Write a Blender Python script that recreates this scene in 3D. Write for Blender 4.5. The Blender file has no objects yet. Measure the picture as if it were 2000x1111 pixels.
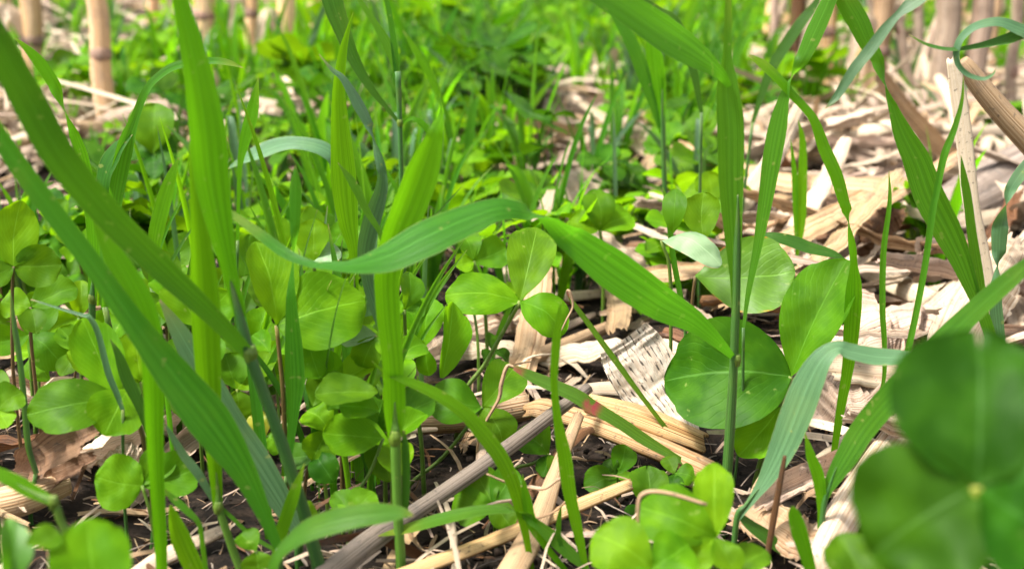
import bpy, math, random
import numpy as np
from mathutils import Vector, Matrix, noise

# ------------------------------------------------------------------ camera, sky, sun, exposure
SC = bpy.context.scene
COL = SC.collection
R = math.radians
F, CX, CY = 2747.0, 1000.0, 555.5          # focal length and centre in photo pixels
H, TH = 0.207, R(14.4)                      # camera height and downward pitch
ST, CT = math.sin(TH), math.cos(TH)
CAM = Vector((0, 0, H))
cd = bpy.data.cameras.new('camera')
cam = bpy.data.objects.new('camera', cd); COL.objects.link(cam)
cam.location = CAM; cam.rotation_euler = (math.pi / 2 - TH, 0, 0)
cd.sensor_width = 36; cd.lens = F / 2000 * 36
cd.clip_start = 0.005; cd.clip_end = 400
cd.dof.use_dof = True; cd.dof.focus_distance = 0.55; cd.dof.aperture_fstop = 12.5
cd.dof.aperture_blades = 7
SC.camera = cam

SUN_EL, SUN_AZ = R(60), R(-115)              # azimuth measured from +Y towards +X
w = bpy.data.worlds.new('World'); SC.world = w; w.use_nodes = True
nt = w.node_tree
bg = nt.nodes['Background']
sky = nt.nodes.new('ShaderNodeTexSky'); sky.sky_type = 'NISHITA'; sky.sun_disc = False
sky.sun_elevation = SUN_EL; sky.sun_rotation = SUN_AZ
sky.dust_density = 4; sky.air_density = 1.0
hs = nt.nodes.new('ShaderNodeHueSaturation'); hs.inputs['Saturation'].default_value = 0.2
nt.links.new(sky.outputs[0], hs.inputs['Color']); nt.links.new(hs.outputs[0], bg.inputs[0])
bg.inputs[1].default_value = 0.05
sd = bpy.data.lights.new('sun', 'SUN'); sd.energy = 1.5; sd.angle = R(10); sd.color = (1, .95, .87)
sun = bpy.data.objects.new('sun', sd); COL.objects.link(sun)
dirv = Vector((math.sin(SUN_AZ) * math.cos(SUN_EL), math.cos(SUN_AZ) * math.cos(SUN_EL), math.sin(SUN_EL)))
sun.rotation_euler = dirv.to_track_quat('Z', 'Y').to_euler(); sun.location = (0, 0, 5)
vs = SC.view_settings
vs.view_transform = 'Standard'; vs.look = 'None'; vs.gamma = 1; vs.exposure = 2.95
SC.cycles.max_bounces = 10; SC.cycles.transmission_bounces = 8; SC.cycles.diffuse_bounces = 5

# ------------------------------------------------------------------ pixel helpers
def ray(px, py):
    x, y = (px - CX) / F, -(py - CY) / F
    return Vector((x, y * ST + CT, y * CT - ST))
def at_y(px, py, Y):
    d = ray(px, py); return CAM + d * (Y / d.y)
def at_z(px, py, z):
    d = ray(px, py); return CAM + d * ((z - H) / d.z)
def mpp(P):                                  # metres per photo pixel at a point
    d = P - CAM
    return max(.02, d.y * CT - d.z * ST) / F
def to_px(P):
    d = Vector(P) - CAM
    Z = d.y * CT - d.z * ST
    return CX + F * d.x / Z, CY - F * (d.y * ST + d.z * CT) / Z
def parse(s, unit=.001):
    out = []
    for t in s.split():
        v = [float(q) for q in t.split(',')]
        out.append((v[0], v[1], v[2] if len(v) > 2 else 8, v[3] * unit if len(v) > 3 else None))
    return out

# ------------------------------------------------------------------ materials
def newmat(name):
    m = bpy.data.materials.new(name); m.use_nodes = True
    t = m.node_tree; t.nodes.clear()
    return m, t
class N:                                     # tiny node-graph helper
    def __init__(s, t): s.t = t
    def n(s, typ, ins=None, **kw):
        o = s.t.nodes.new(typ)
        for k, v in kw.items(): setattr(o, k, v)
        for k, v in (ins or {}).items():
            if isinstance(v, bpy.types.NodeSocket): s.t.links.new(v, o.inputs[k])
            else: o.inputs[k].default_value = v
        return o
    def m(s, op, a, b=0.0, c=None):
        ins = {0: a, 1: b}
        if c is not None: ins[2] = c
        return s.n('ShaderNodeMath', ins, operation=op).outputs[0]
    def ss(s, x, a, b):
        return s.n('ShaderNodeMapRange', {'Value': x, 'From Min': a, 'From Max': b}, interpolation_type='SMOOTHSTEP').outputs[0]
    def mix(s, f, a, b):
        q = s.n('ShaderNodeMix', data_type='RGBA', blend_type='MIX')
        for i, v in ((0, f), (6, a), (7, b)):
            if isinstance(v, bpy.types.NodeSocket): s.t.links.new(v, q.inputs[i])
            else: q.inputs[i].default_value = v if not isinstance(v, tuple) else (*v, 1)[:4]
        return q.outputs[2]
def tint(g, col, sat=.1, val=.35, hue=.02):
    oi = g.n('ShaderNodeObjectInfo').outputs['Random']
    at = g.n('ShaderNodeAttribute', attribute_name='tint').outputs['Fac']
    r = g.m('FRACT', g.m('ADD', oi, at))
    r2 = g.m('FRACT', g.m('MULTIPLY', r, 7.31))
    h = g.m('MULTIPLY_ADD', g.m('SUBTRACT', r2, .5), hue, .5)
    v = g.m('MULTIPLY_ADD', g.m('SUBTRACT', r, .5), val, 1.0)
    return g.n('ShaderNodeHueSaturation', {'Hue': h, 'Value': v, 'Color': col}).outputs[0]
def uvs(g):
    uv = g.n('ShaderNodeUVMap', uv_map='UVMap').outputs[0]
    s = g.n('ShaderNodeSeparateXYZ', {0: uv})
    return uv, s.outputs[0], s.outputs[1]
def leaf_shader(g, col, tcol, tfac, rough, spec, bump=None):
    ins = {'Base Color': col, 'Roughness': rough, 'Specular IOR Level': spec}
    if bump is not None: ins['Normal'] = bump
    p = g.n('ShaderNodeBsdfPrincipled', ins)
    tr = g.n('ShaderNodeBsdfTranslucent', {'Color': tcol})
    mx = g.n('ShaderNodeMixShader', {0: tfac, 1: p.outputs[0], 2: tr.outputs[0]})
    g.n('ShaderNodeOutputMaterial', {0: mx.outputs[0]})

def blade_mat(name, ca, cb, tc, tfac=.5, rough=.42, spec=.5, bruise=False, k=.82):
    m, t = newmat(name); g = N(t)
    ca, cb, tc = [tuple(q * k for q in c) for c in (ca, cb, tc)]
    uv, u, v = uvs(g)
    mp = g.n('ShaderNodeMapping', {0: uv, 3: (26, 1.2, 1)}).outputs[0]
    ns = g.n('ShaderNodeTexNoise', {'Vector': mp, 'Scale': 1.0, 'Detail': 2.0}).outputs[0]
    st = g.ss(ns, .36, .64)
    geo = g.n('ShaderNodeTexCoord').outputs['Object']
    big = g.n('ShaderNodeTexNoise', {'Vector': geo, 'Scale': 45.0, 'Detail': 3.0}).outputs[0]
    rib = g.m('MULTIPLY_ADD', g.m('SINE', g.m('MULTIPLY_ADD', u, 120.0, g.m('MULTIPLY', ns, 6.0))), .5, .5)
    st = g.m('MULTIPLY_ADD', rib, .3, g.m('MULTIPLY', st, .7))
    col = g.mix(st, tuple(c * .72 for c in ca), cb)
    col = g.mix(g.m('MULTIPLY', g.ss(big, .5, .75), .45), col, tuple(c * .7 + d * .3 for c, d in zip(cb, (.16, .2, .01))))
    mid = g.m('SUBTRACT', 1.0, g.ss(g.m('ABSOLUTE', g.m('SUBTRACT', u, .5)), .0, .045))
    col = g.mix(g.m('MULTIPLY', mid, .35), col, tuple(c * 1.7 + .01 for c in cb))
    tcol = g.mix(g.m('SUBTRACT', 1.0, st), tc, tuple(c * .66 for c in tc))
    # fine pale margin and dry tip
    ed = g.ss(g.m('ABSOLUTE', g.m('SUBTRACT', u, .5)), .47, .5)
    col = g.mix(g.m('MULTIPLY', ed, .5), col, (.2, .22, .06))
    sp = g.n('ShaderNodeTexNoise', {'Vector': geo, 'Scale': 320.0, 'Detail': 1.0}).outputs[0]
    col = g.mix(g.m('MULTIPLY', g.ss(sp, .7, .76), .6), col, (.22, .24, .06))
    yl = g.m('MULTIPLY', g.ss(v, .8, 1.0), g.ss(big, .42, .62))
    col = g.mix(g.m('MULTIPLY', yl, .5), col, (.26, .26, .03))
    tip = g.ss(v, .965, 1.0)
    col = g.mix(g.m('MULTIPLY', tip, .8), col, (.3, .2, .09))
    if bruise:
        b = g.ss(g.n('ShaderNodeTexNoise', {'Vector': geo, 'Scale': 120.0, 'Detail': 4.0}).outputs[0], .45, .6)
        z1 = g.m('MULTIPLY', g.ss(v, .9, .985), b)
        z2 = g.m('MULTIPLY', g.m('MULTIPLY', g.ss(v, .5, .56), g.m('SUBTRACT', 1.0, g.ss(v, .6, .66))), b)
        z = g.m('MAXIMUM', z1, z2)
        col = g.mix(z, col, (.3, .04, .05)); tcol = g.mix(z, tcol, (.2, .03, .03))
    hgt = g.m('MULTIPLY_ADD', rib, .7, ns)
    bp = g.n('ShaderNodeBump', {'Strength': .4, 'Distance': .0006, 'Height': hgt}).outputs[0]
    leaf_shader(g, tint(g, col), tint(g, tcol, val=.2), tfac, rough, spec, bp)
    return m
def clover_mat(name, ca, cb, tc, tfac=.5, rough=.5, spec=.4, margin=None, vn=.10, k=.74):
    m, t = newmat(name); g = N(t)
    ca, cb, tc = [tuple(q * k for q in c) for c in (ca, cb, tc)]
    uv, u, v = uvs(g)
    au = g.m('ABSOLUTE', g.m('SUBTRACT', u, .5))
    geo = g.n('ShaderNodeTexCoord').outputs['Object']
    big = g.n('ShaderNodeTexNoise', {'Vector': geo, 'Scale': 110.0, 'Detail': 4.0}).outputs[0]
    q = g.m('SUBTRACT', g.m('MULTIPLY', v, 13.0), g.m('MULTIPLY', au, 11.0))
    q = g.m('ADD', q, g.m('MULTIPLY', big, 1.2))
    vein = g.ss(g.m('SINE', g.m('MULTIPLY', q, 6.283)), .72, 1.0)
    mid = g.m('SUBTRACT', 1.0, g.ss(au, .0, .022))
    col = g.mix(g.ss(big, .35, .68), tuple(c * .85 for c in ca), tuple(c * 1.1 for c in cb))
    vfac = g.m('MAXIMUM', g.m('MULTIPLY', vein, vn), g.m('MULTIPLY', mid, .4))
    col = g.mix(vfac, col, tuple(min(1, c * 2.0 + .03) for c in cb))
    tcol = g.mix(g.m('MULTIPLY', g.ss(big, .3, .7), .6), tc, tuple(c * .7 for c in tc))
    tcol = g.mix(g.m('MULTIPLY', vfac, .8), tcol, tuple(min(1, c * 1.25 + .03) for c in tc))
    fl = g.n('ShaderNodeTexNoise', {'Vector': geo, 'Scale': 260.0, 'Detail': 2.0}).outputs[0]
    col = g.mix(g.m('MULTIPLY', g.ss(fl, .68, .76), .22), col, (.38, .42, .12))
    if margin:
        e = g.m('MAXIMUM', g.ss(au, .46, .5), g.ss(v, .95, 1.0))
        e = g.m('MULTIPLY', e, g.ss(big, .5, .62))
        col = g.mix(e, col, margin); tcol = g.mix(e, tcol, margin)
    hgt = g.m('ADD', g.m('MULTIPLY', vein, -.5), g.m('ADD', g.m('MULTIPLY', mid, -1.2), big))
    bp = g.n('ShaderNodeBump', {'Strength': .22, 'Distance': .0008, 'Height': hgt}).outputs[0]
    leaf_shader(g, tint(g, col), tint(g, tcol, val=.2), tfac, rough, spec, bp)
    return m
def straw_mat(name, pale, tan, brown, spots=0.0, dark=.35, freq=52, tf=.12, k=.66):
    m, t = newmat(name); g = N(t)
    pale, tan, brown = [(c[0] * k, c[1] * k * .97, c[2] * k * .945) for c in (pale, tan, brown)]
    uv, u, v = uvs(g)
    geo = g.n('ShaderNodeTexCoord').outputs['Object']
    at = g.n('ShaderNodeAttribute', attribute_name='tint').outputs['Fac']
    oi = g.n('ShaderNodeObjectInfo').outputs['Random']
    off = g.n('ShaderNodeCombineXYZ', {0: g.m('MULTIPLY', g.m('ADD', at, oi), 37.0), 1: g.m('MULTIPLY', at, 11.0)}).outputs[0]
    mp = g.n('ShaderNodeMapping', {0: uv, 1: off, 3: (freq, .4, 1)}).outputs[0]
    ns = g.n('ShaderNodeTexNoise', {'Vector': mp, 'Scale': 1.0, 'Detail': 4.0, 'Roughness': .6}).outputs[0]
    big = g.n('ShaderNodeTexNoise', {'Vector': geo, 'Scale': 28.0, 'Detail': 5.0}).outputs[0]
    col = g.mix(g.ss(ns, .40, .55), pale, tan)
    col = g.mix(g.m('MULTIPLY', g.ss(ns, .54, .66), min(1, dark * 2.2)), col, brown)
    col = g.mix(g.m('MULTIPLY', g.ss(big, .52, .78), dark * 1.5), col, brown)
    mo = g.n('ShaderNodeTexNoise', {'Vector': geo, 'Scale': 75.0, 'Detail': 6.0, 'Roughness': .65}).outputs[0]
    col = g.mix(g.m('MULTIPLY', g.ss(mo, .5, .72), .5), col, tuple(.45 * c + .07 for c in brown))
    fs = g.n('ShaderNodeTexNoise', {'Vector': geo, 'Scale': 600.0, 'Detail': 2.0}).outputs[0]
    col = g.mix(g.m('MULTIPLY', g.m('MULTIPLY', g.ss(fs, .62, .7), g.ss(mo, .4, .6)), .6), col, (.05, .04, .035))
    if spots:
        mp2 = g.n('ShaderNodeMapping', {0: uv, 3: (26, 11, 1)}).outputs[0]
        s2 = g.n('ShaderNodeTexNoise', {'Vector': mp2, 'Scale': 1.0, 'Detail': 3.0}).outputs[0]
        line = g.ss(g.m('SINE', g.m('MULTIPLY_ADD', ns, 2.0, g.m('MULTIPLY', u, 75.0))), .15, .75)
        col = g.mix(g.m('MULTIPLY', g.m('MULTIPLY', g.ss(s2, .5, .58), g.m('MULTIPLY_ADD', line, .75, .25)), spots), col, (.03, .025, .022))
    wv = g.m('SINE', g.m('MULTIPLY', u, freq * 4.0))
    hgt = g.m('MULTIPLY_ADD', wv, .12, g.m('MULTIPLY_ADD', big, .5, ns))
    bp = g.n('ShaderNodeBump', {'Strength': .5, 'Distance': .0012, 'Height': hgt}).outputs[0]
    c = tint(g, col, val=.5, hue=.015)
    leaf_shader(g, c, c, tf, .62, .25, bp)
    return m

M = {}
M['bright'] = blade_mat('blade_yellow_green', (.064, .22, .005), (.105, .29, .007), (.28, .70, .006), .54, spec=.12)
M['mid'] = blade_mat('blade_green', (.036, .155, .010), (.064, .215, .014), (.20, .56, .012), .47, spec=.18)
M['dark'] = blade_mat('blade_deep_green', (.024, .10, .009), (.042, .145, .012), (.12, .36, .008), .4, spec=.28)
M['blue'] = blade_mat('blade_glaucous', (.055, .15, .058), (.09, .2, .085), (.15, .36, .04), .26, .45)
M['bruised'] = blade_mat('blade_bruised', (.055, .17, .008), (.09, .22, .01), (.26, .48, .01), .4, bruise=True)
M['stem'] = blade_mat('stem_green', (.035, .13, .02), (.06, .17, .025), (.1, .3, .02), .12)
M['stemlight'] = blade_mat('stem_pale_green', (.10, .23, .02), (.14, .28, .03), (.2, .4, .03), .2)
M['node'] = blade_mat('collar_pale_yellow', (.13, .24, .02), (.18, .28, .03), (.4, .5, .05), .25)
M['clover'] = clover_mat('clover_bright', (.085, .24, .003), (.13, .295, .004), (.32, .64, .004), .45, spec=.08)
M['clovermid'] = clover_mat('clover_green', (.052, .16, .003), (.085, .215, .004), (.25, .52, .004), .43, spec=.1)
M['cloverdark'] = clover_mat('clover_deep_green', (.022, .085, .002), (.038, .115, .003), (.10, .30, .004), .30, spec=.08, vn=.015)
M['cloverdarkest'] = clover_mat('clover_darkest_green', (.017, .072, .002), (.027, .095, .003), (.085, .27, .003), .32, spec=.08, vn=.0)  # darkest of the greens, for the huge corner clover
M['clovergrey'] = clover_mat('clover_pale_underside', (.17, .28, .12), (.24, .35, .18), (.2, .4, .1), .25, .6, margin=(.4, .15, .09))
M['cloveredge'] = clover_mat('clover_rusty_margin', (.065, .18, .006), (.09, .23, .008), (.18, .46, .008), .42, margin=(.5, .16, .02))
M['cloveryellow'] = clover_mat('clover_yellowing', (.26, .33, .02), (.4, .36, .03), (.5, .5, .03), .45, margin=(.4, .1, .03))
M['yellownode'] = blade_mat('stalk_yellow', (.36, .42, .04), (.42, .46, .06), (.5, .5, .05), .25)
M['petiole'] = blade_mat('petiole_green', (.11, .22, .02), (.15, .25, .03), (.2, .35, .03), .15)
M['petiolered'] = blade_mat('petiole_reddish', (.14, .075, .03), (.17, .12, .035), (.2, .15, .04), .12)
M['straw'] = straw_mat('straw_tan', (.64, .48, .30), (.48, .31, .16), (.15, .07, .03))
M['pale'] = straw_mat('straw_pale', (.76, .65, .51), (.62, .47, .32), (.25, .14, .08), dark=.28)
M['cream'] = straw_mat('straw_cream', (.82, .73, .58), (.74, .60, .41), (.40, .25, .13), dark=.18)
M['grey'] = straw_mat('straw_weathered', (.36, .30, .25), (.25, .20, .16), (.08, .055, .04), spots=.45, dark=.4)
M['brown'] = straw_mat('straw_brown', (.26, .13, .055), (.15, .065, .026), (.05, .024, .012), dark=.5)
M['darkhusk'] = straw_mat('husk_dark', (.44, .28, .17), (.28, .15, .08), (.08, .04, .02), dark=.5)
M['gold'] = straw_mat('straw_golden', (.80, .60, .32), (.58, .34, .13), (.16, .07, .025), dark=.6, freq=24)
M['spotted'] = straw_mat('straw_mould_spotted', (.80, .72, .60), (.74, .62, .48), (.5, .36, .26), spots=.9, dark=.1, freq=26, k=.85)
M['husk'] = straw_mat('husk_pinkish', (.70, .56, .45), (.54, .39, .28), (.18, .09, .05), spots=.2, dark=.45, freq=60)
M['thread'] = straw_mat('thread_tan', (.6, .42, .26), (.5, .33, .18), (.3, .18, .1), freq=5)
M['cane'] = straw_mat('cane_standing', (.70, .52, .32), (.62, .38, .17), (.32, .20, .15), dark=.5, freq=16, tf=.0, k=.9)
M['canenode'] = straw_mat('cane_joint', (.42, .28, .21), (.30, .18, .13), (.16, .09, .07), dark=.4, tf=.0)

def soil_mat():
    m, t = newmat('soil'); g = N(t)
    geo = g.n('ShaderNodeTexCoord').outputs['Object']
    a = g.n('ShaderNodeTexNoise', {'Vector': geo, 'Scale': 160.0, 'Detail': 8.0, 'Roughness': .75}).outputs[0]
    b = g.n('ShaderNodeTexNoise', {'Vector': geo, 'Scale': 14.0, 'Detail': 4.0}).outputs[0]
    c = g.mix(g.ss(a, .42, .62), (.010, .007, .005), (.042, .028, .019))
    c = g.mix(g.m('MULTIPLY', g.ss(b, .5, .7), .5), c, (.05, .034, .024))
    bp = g.n('ShaderNodeBump', {'Strength': 1.0, 'Distance': .006, 'Height': a}).outputs[0]
    p = g.n('ShaderNodeBsdfPrincipled', {'Base Color': c, 'Roughness': .95, 'Specular IOR Level': .15, 'Normal': bp})
    g.n('ShaderNodeOutputMaterial', {0: p.outputs[0]})
    return m
M['soil'] = soil_mat()

# ------------------------------------------------------------------ mesh building
RND = random.Random(7)
class Geo:
    """collects vertices, faces and uvs of one mesh"""
    def __init__(s): s.v, s.f, s.uv, s.tint = [], [], [], []
    def grid(s, rows, us=None, t=0.0, closed=False):
        b = len(s.v); nr, nc = len(rows), len(rows[0])
        for i, r in enumerate(rows):
            for j, p in enumerate(r):
                s.v.append(tuple(p)); s.uv.append(((us[j] if us else j / (nc - 1)), i / (nr - 1))); s.tint.append(t)
        for i in range(nr - 1):
            for j in range(nc - 1):
                a = b + i * nc + j
                s.f.append((a, a + 1, a + nc + 1, a + nc))
        return b
    def arrays(s):
        return np.array(s.v, np.float32), np.array(s.f, np.int32), np.array(s.uv, np.float32), np.array(s.tint, np.float32)
def mesh_from(name, V, Fc, UV, T, mat):
    me = bpy.data.meshes.new(name)
    nv, nf = len(V), len(Fc)
    me.vertices.add(nv); me.vertices.foreach_set('co', np.ascontiguousarray(V, np.float32).ravel())
    me.loops.add(nf * 4); me.loops.foreach_set('vertex_index', np.ascontiguousarray(Fc, np.int32).ravel())
    me.polygons.add(nf); me.polygons.foreach_set('loop_start', np.arange(0, nf * 4, 4, dtype=np.int32))
    me.polygons.foreach_set('use_smooth', np.ones(nf, bool))
    uvl = me.uv_layers.new(name='UVMap')
    uvl.data.foreach_set('uv', UV[Fc.ravel()].astype(np.float32).ravel())
    at = me.attributes.new('tint', 'FLOAT', 'POINT'); at.data.foreach_set('value', T.astype(np.float32))
    me.materials.append(mat); me.update(); me.validate()
    return me
def obj(name, geo, mat, parent=None, origin=None):
    V, Fc, UV, T = geo.arrays()
    o0 = np.array(origin if origin is not None else (0, 0, 0), np.float32)
    o = bpy.data.objects.new(name, mesh_from(name, V - o0, Fc, UV, T, M[mat]))
    COL.objects.link(o)
    if parent: o.parent = parent
    else: o.location = o0
    return o
def tag(o, label, cat, group=None, kind=None):
    o['label'] = label; o['category'] = cat
    if group: o['group'] = group
    if kind: o['kind'] = kind
    return o
def empty(name, loc, label, cat, group=None):
    o = bpy.data.objects.new(name, None); COL.objects.link(o)
    o.location = loc; o.empty_display_size = .01
    return tag(o, label, cat, group)

def cr(P, n):
    """Catmull-Rom through rows of P, n samples per segment"""
    P = np.array(P, float)
    E = np.vstack([2 * P[0] - P[1], P, 2 * P[-1] - P[-2]])
    out = []
    for i in range(1, len(E) - 2):
        p0, p1, p2, p3 = E[i - 1], E[i], E[i + 1], E[i + 2]
        for k in range(n):
            t = k / n
            out.append(.5 * ((2 * p1) + (p2 - p0) * t + (2 * p0 - 5 * p1 + 4 * p2 - p3) * t * t + (3 * p1 - p0 - 3 * p2 + p3) * t ** 3))
    out.append(P[-1])
    return np.array(out)
def unit(a): return a / (np.linalg.norm(a) + 1e-12)
def ribbon(geo, pts, wid, tilt=25, yaw=0, fold=.12, across=7, n=6, wave=0, twist=True, normals=None, rnd=RND, cup=0, t=0.0, jag=0, crumple=0):
    """blade along 3-D points; wid = visible width in metres; narrow waists become real half-twists"""
    pts = np.array([tuple(p) for p in pts], float); wid = np.array(wid, float)
    m = len(pts); W = wid.copy(); c = np.ones(m); sgn = 1
    if twist:
        for i in range(1, m - 1):
            L, Rr = wid[:i].max(), wid[i + 1:].max()
            if wid[i] < .6 * min(L, Rr) and wid[i] <= wid[i - 1] and wid[i] <= wid[i + 1] and i > 1 - (wid[0] > 1.6 * wid[i]):
                W[i] = .5 * (wid[i - 1] + wid[i + 1]); c[i] = sgn * wid[i] / W[i] * .5; sgn = -sgn
            else: c[i] = sgn
        c[m - 1] = sgn
    S = cr(np.column_stack([pts, W, c]), n)
    P, W, c = S[:, :3], np.maximum(S[:, 3], 1e-5), np.clip(S[:, 4], -1, 1)
    k = len(P)
    Tn = np.gradient(P, axis=0)
    fray = [rnd.uniform(0, 1) for _ in range(across)] if jag > .04 else None
    rows = []
    ph, ph2 = rnd.random() * 6.28, rnd.random() * 6.28
    us = [j / (across - 1) for j in range(across)]
    for i in range(k):
        T = unit(Tn[i]); s = i / (k - 1)
        V = unit(np.array(CAM) - P[i])
        if normals is not None: nn = normals
        else:
            tl = tilt if not isinstance(tilt, tuple) else tilt[0] + (tilt[1] - tilt[0]) * s
            rt = np.array((1., 0, 0)); a, y = R(tl), R(yaw)
            nn = V * math.cos(a) * math.cos(y) + np.array((0, 0, 1.)) * math.sin(a) + rt * math.sin(y)
        Sd = np.cross(T, nn)
        if np.linalg.norm(Sd) < .05: Sd = np.cross(T, V)
        Sd = unit(Sd); Nm = unit(np.cross(Sd, T))
        if normals is None:
            pr = Sd - V * (Sd @ V); sc = min(1 / max(np.linalg.norm(pr), .4), 2.5)
        else: sc = 1
        fi = math.acos(c[i])
        S2 = Sd * math.cos(fi) + Nm * math.sin(fi); N2 = np.cross(S2, T)
        hw = W[i] * .5 * sc
        row = []
        for u in us:
            q = u * 2 - 1
            wv = wave * hw * math.sin(s * 17 + ph + 2.1 * (q > 0)) * q * q
            jw = 1 + (jag * (rnd.random() - .5) if abs(q) > .9 else 0)
            row.append(P[i] + S2 * (q * hw * (1 - .25 * abs(fold) * q * q) * jw) + N2 * (fold * hw * abs(q) ** 1.4 + wv + cup * hw * q * q))
        if fray and (i == 0 or i == k - 1):
            sg = -1 if i == 0 else 1
            row = [p + T * (sg * fray[j] * W[i] * .45) for j, p in enumerate(row)]
        if crumple:
            for j in range(across):
                q = Vector(row[j]) * (.55 / max(hw, .002)) + Vector((ph * 9, ph2 * 9, 0)); q2 = q * 3.1
                row[j] = row[j] + N2 * (hw * crumple * (noise.noise(q) + .45 * noise.noise(q2)))
        rows.append(row)
    geo.grid(rows, us, t)
def tube(geo, pts, rad, sides=8, n=5, t=0.0, cap=True, flat=1.0, rough=0, rnd=RND):
    S = cr(np.column_stack([np.array([tuple(p) for p in pts], float), np.array(rad, float)]), n) if n > 1 else np.column_stack([np.array([tuple(p) for p in pts], float), rad])
    P, r = S[:, :3], np.maximum(S[:, 3], 1e-5)
    if cap:
        P = np.vstack([P[:1], P, P[-1:]]); r = np.concatenate([[1e-5], r, [1e-5]])
    Tn = np.gradient(S[:, :3], axis=0)
    if cap: Tn = np.vstack([Tn[:1], Tn, Tn[-1:]])
    ref = np.array((0, -1., .2)); rows = []
    bumps = [1 + rough * (rnd.random() - .5) for _ in range(sides)]
    for i in range(len(P)):
        T = unit(Tn[i]); a = np.cross(T, ref)
        if np.linalg.norm(a) < .1: a = np.cross(T, np.array((1., 0, 0)))
        a = unit(a); b = np.cross(T, a)
        rows.append([P[i] + r[i] * bumps[j % sides] * (a * math.cos(6.28318 * j / sides) + b * flat * math.sin(6.28318 * j / sides)) for j in range(sides + 1)])
    geo.grid(rows, None, t)

def place(s, Y):
    """'x,y,w[,dY mm] ...' in photo pixels at distance Y -> 3-D points and widths"""
    q = parse(s); P, Wd = [], []
    last = 0.0
    for x, y, wd, d in q:
        d = 0.0 if d is None else d
        p = at_y(x, y, Y + d); P.append(p); Wd.append(wd * mpp(p) * .93)
    return P, Wd

# ------------------------------------------------------------------ the ground
def ground():
    g = Geo(); rnd = np.random.RandomState(3)
    ys = np.concatenate([np.linspace(-1.2, .25, 10), np.linspace(.27, 1.2, 120), np.linspace(1.22, 4, 90), np.geomspace(4.2, 260, 22)])
    xs = np.concatenate([-np.geomspace(200, 1.2, 16), np.linspace(-1.15, 1.15, 190), np.geomspace(1.2, 200, 16)])
    X, Yg = np.meshgrid(xs, ys)
    Z = np.zeros_like(X)
    for f, a in ((9, .006), (23, .004), (55, .0022), (130, .0014)):
        for _ in range(4):
            an, ph = rnd.rand() * 6.28, rnd.rand() * 6.28
            Z += a * .5 * np.sin((X * math.cos(an) + Yg * math.sin(an)) * f + ph)
    Z -= .006
    far = np.clip((np.hypot(X, Yg) - 3) / 3, 0, 1); Z *= 1 - far; Z -= .004 * far
    g.grid(np.dstack([X, Yg, Z]).tolist())
    o = obj('ground', g, 'soil'); o['kind'] = 'structure'
    o['label'] = 'dark crumbly soil under the straw litter'; o['category'] = 'ground'
ground()

# ------------------------------------------------------------------ plants
def root_pt(p, lean=.0): return Vector((p.x + lean, p.y + .002, -.008))
def tiller(label, Y, blades, stem=None, nodes=(), smat='stem', name='rye_plant', group=None, cat='grass plant'):
    """blades: (material, 'points root..tip', options) ; stem: 'points bottom..top'"""
    BL = []
    for b in blades:
        o = dict(b[2]) if len(b) > 2 else {}
        P, Wd = place(b[1], Y + o.pop('dy', 0))
        BL.append((b[0], P, Wd, o))
    if stem: SP, SW = place(stem, Y)
    else:
        p = BL[0][1][0]; SP, SW = [p], [min(max(BL[0][2][0] * .8, .0011), .003)]
    if stem and (SP[-1] - BL[0][1][0]).length < .004:
        dd = (BL[0][1][1] - BL[0][1][0]).normalized()
        SP += [SP[-1] + dd * .005, SP[-1] + dd * .012]; SW += [SW[-1] * .6, SW[-1] * .12]
    low = SP[0]
    if low.z > -.004:
        rp = root_pt(low, RND.uniform(-.004, .004))
        mid = (low + rp) * .5 + Vector((RND.uniform(-.002, .002), 0, 0))
        SP = [rp, mid] + SP; SW = [SW[0] * 1.1, SW[0] * 1.05] + SW
    base = Vector((SP[0].x, SP[0].y, 0))
    e = empty(name, base, label, cat, group)
    if len(SP) > 1:
        g = Geo(); tube(g, SP, [a * .5 for a in SW], 8, 5); obj('stem', g, smat, e, base)
    for mt, P, Wd, o in BL:
        g = Geo()
        o.setdefault('yaw', RND.uniform(-28, 28)); o.setdefault('tilt', RND.uniform(12, 38)); o.setdefault('wave', .06); o.setdefault('jag', .03)
        ribbon(g, P, Wd, **o); obj('blade', g, mt, e, base)
    for x, y, wd in nodes:
        p = at_y(x, y, Y); d = Vector((0, 0, wd * mpp(p) * .35)); r = wd * mpp(p) * .5
        r *= .88; d *= 1.5
        g = Geo(); tube(g, [p - d, p - d * .3, p + d * .2, p + d], [r * .8, r * .97, r, r * .72], 10, 3); obj('node', g, 'node', e, base)
    return e

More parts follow.
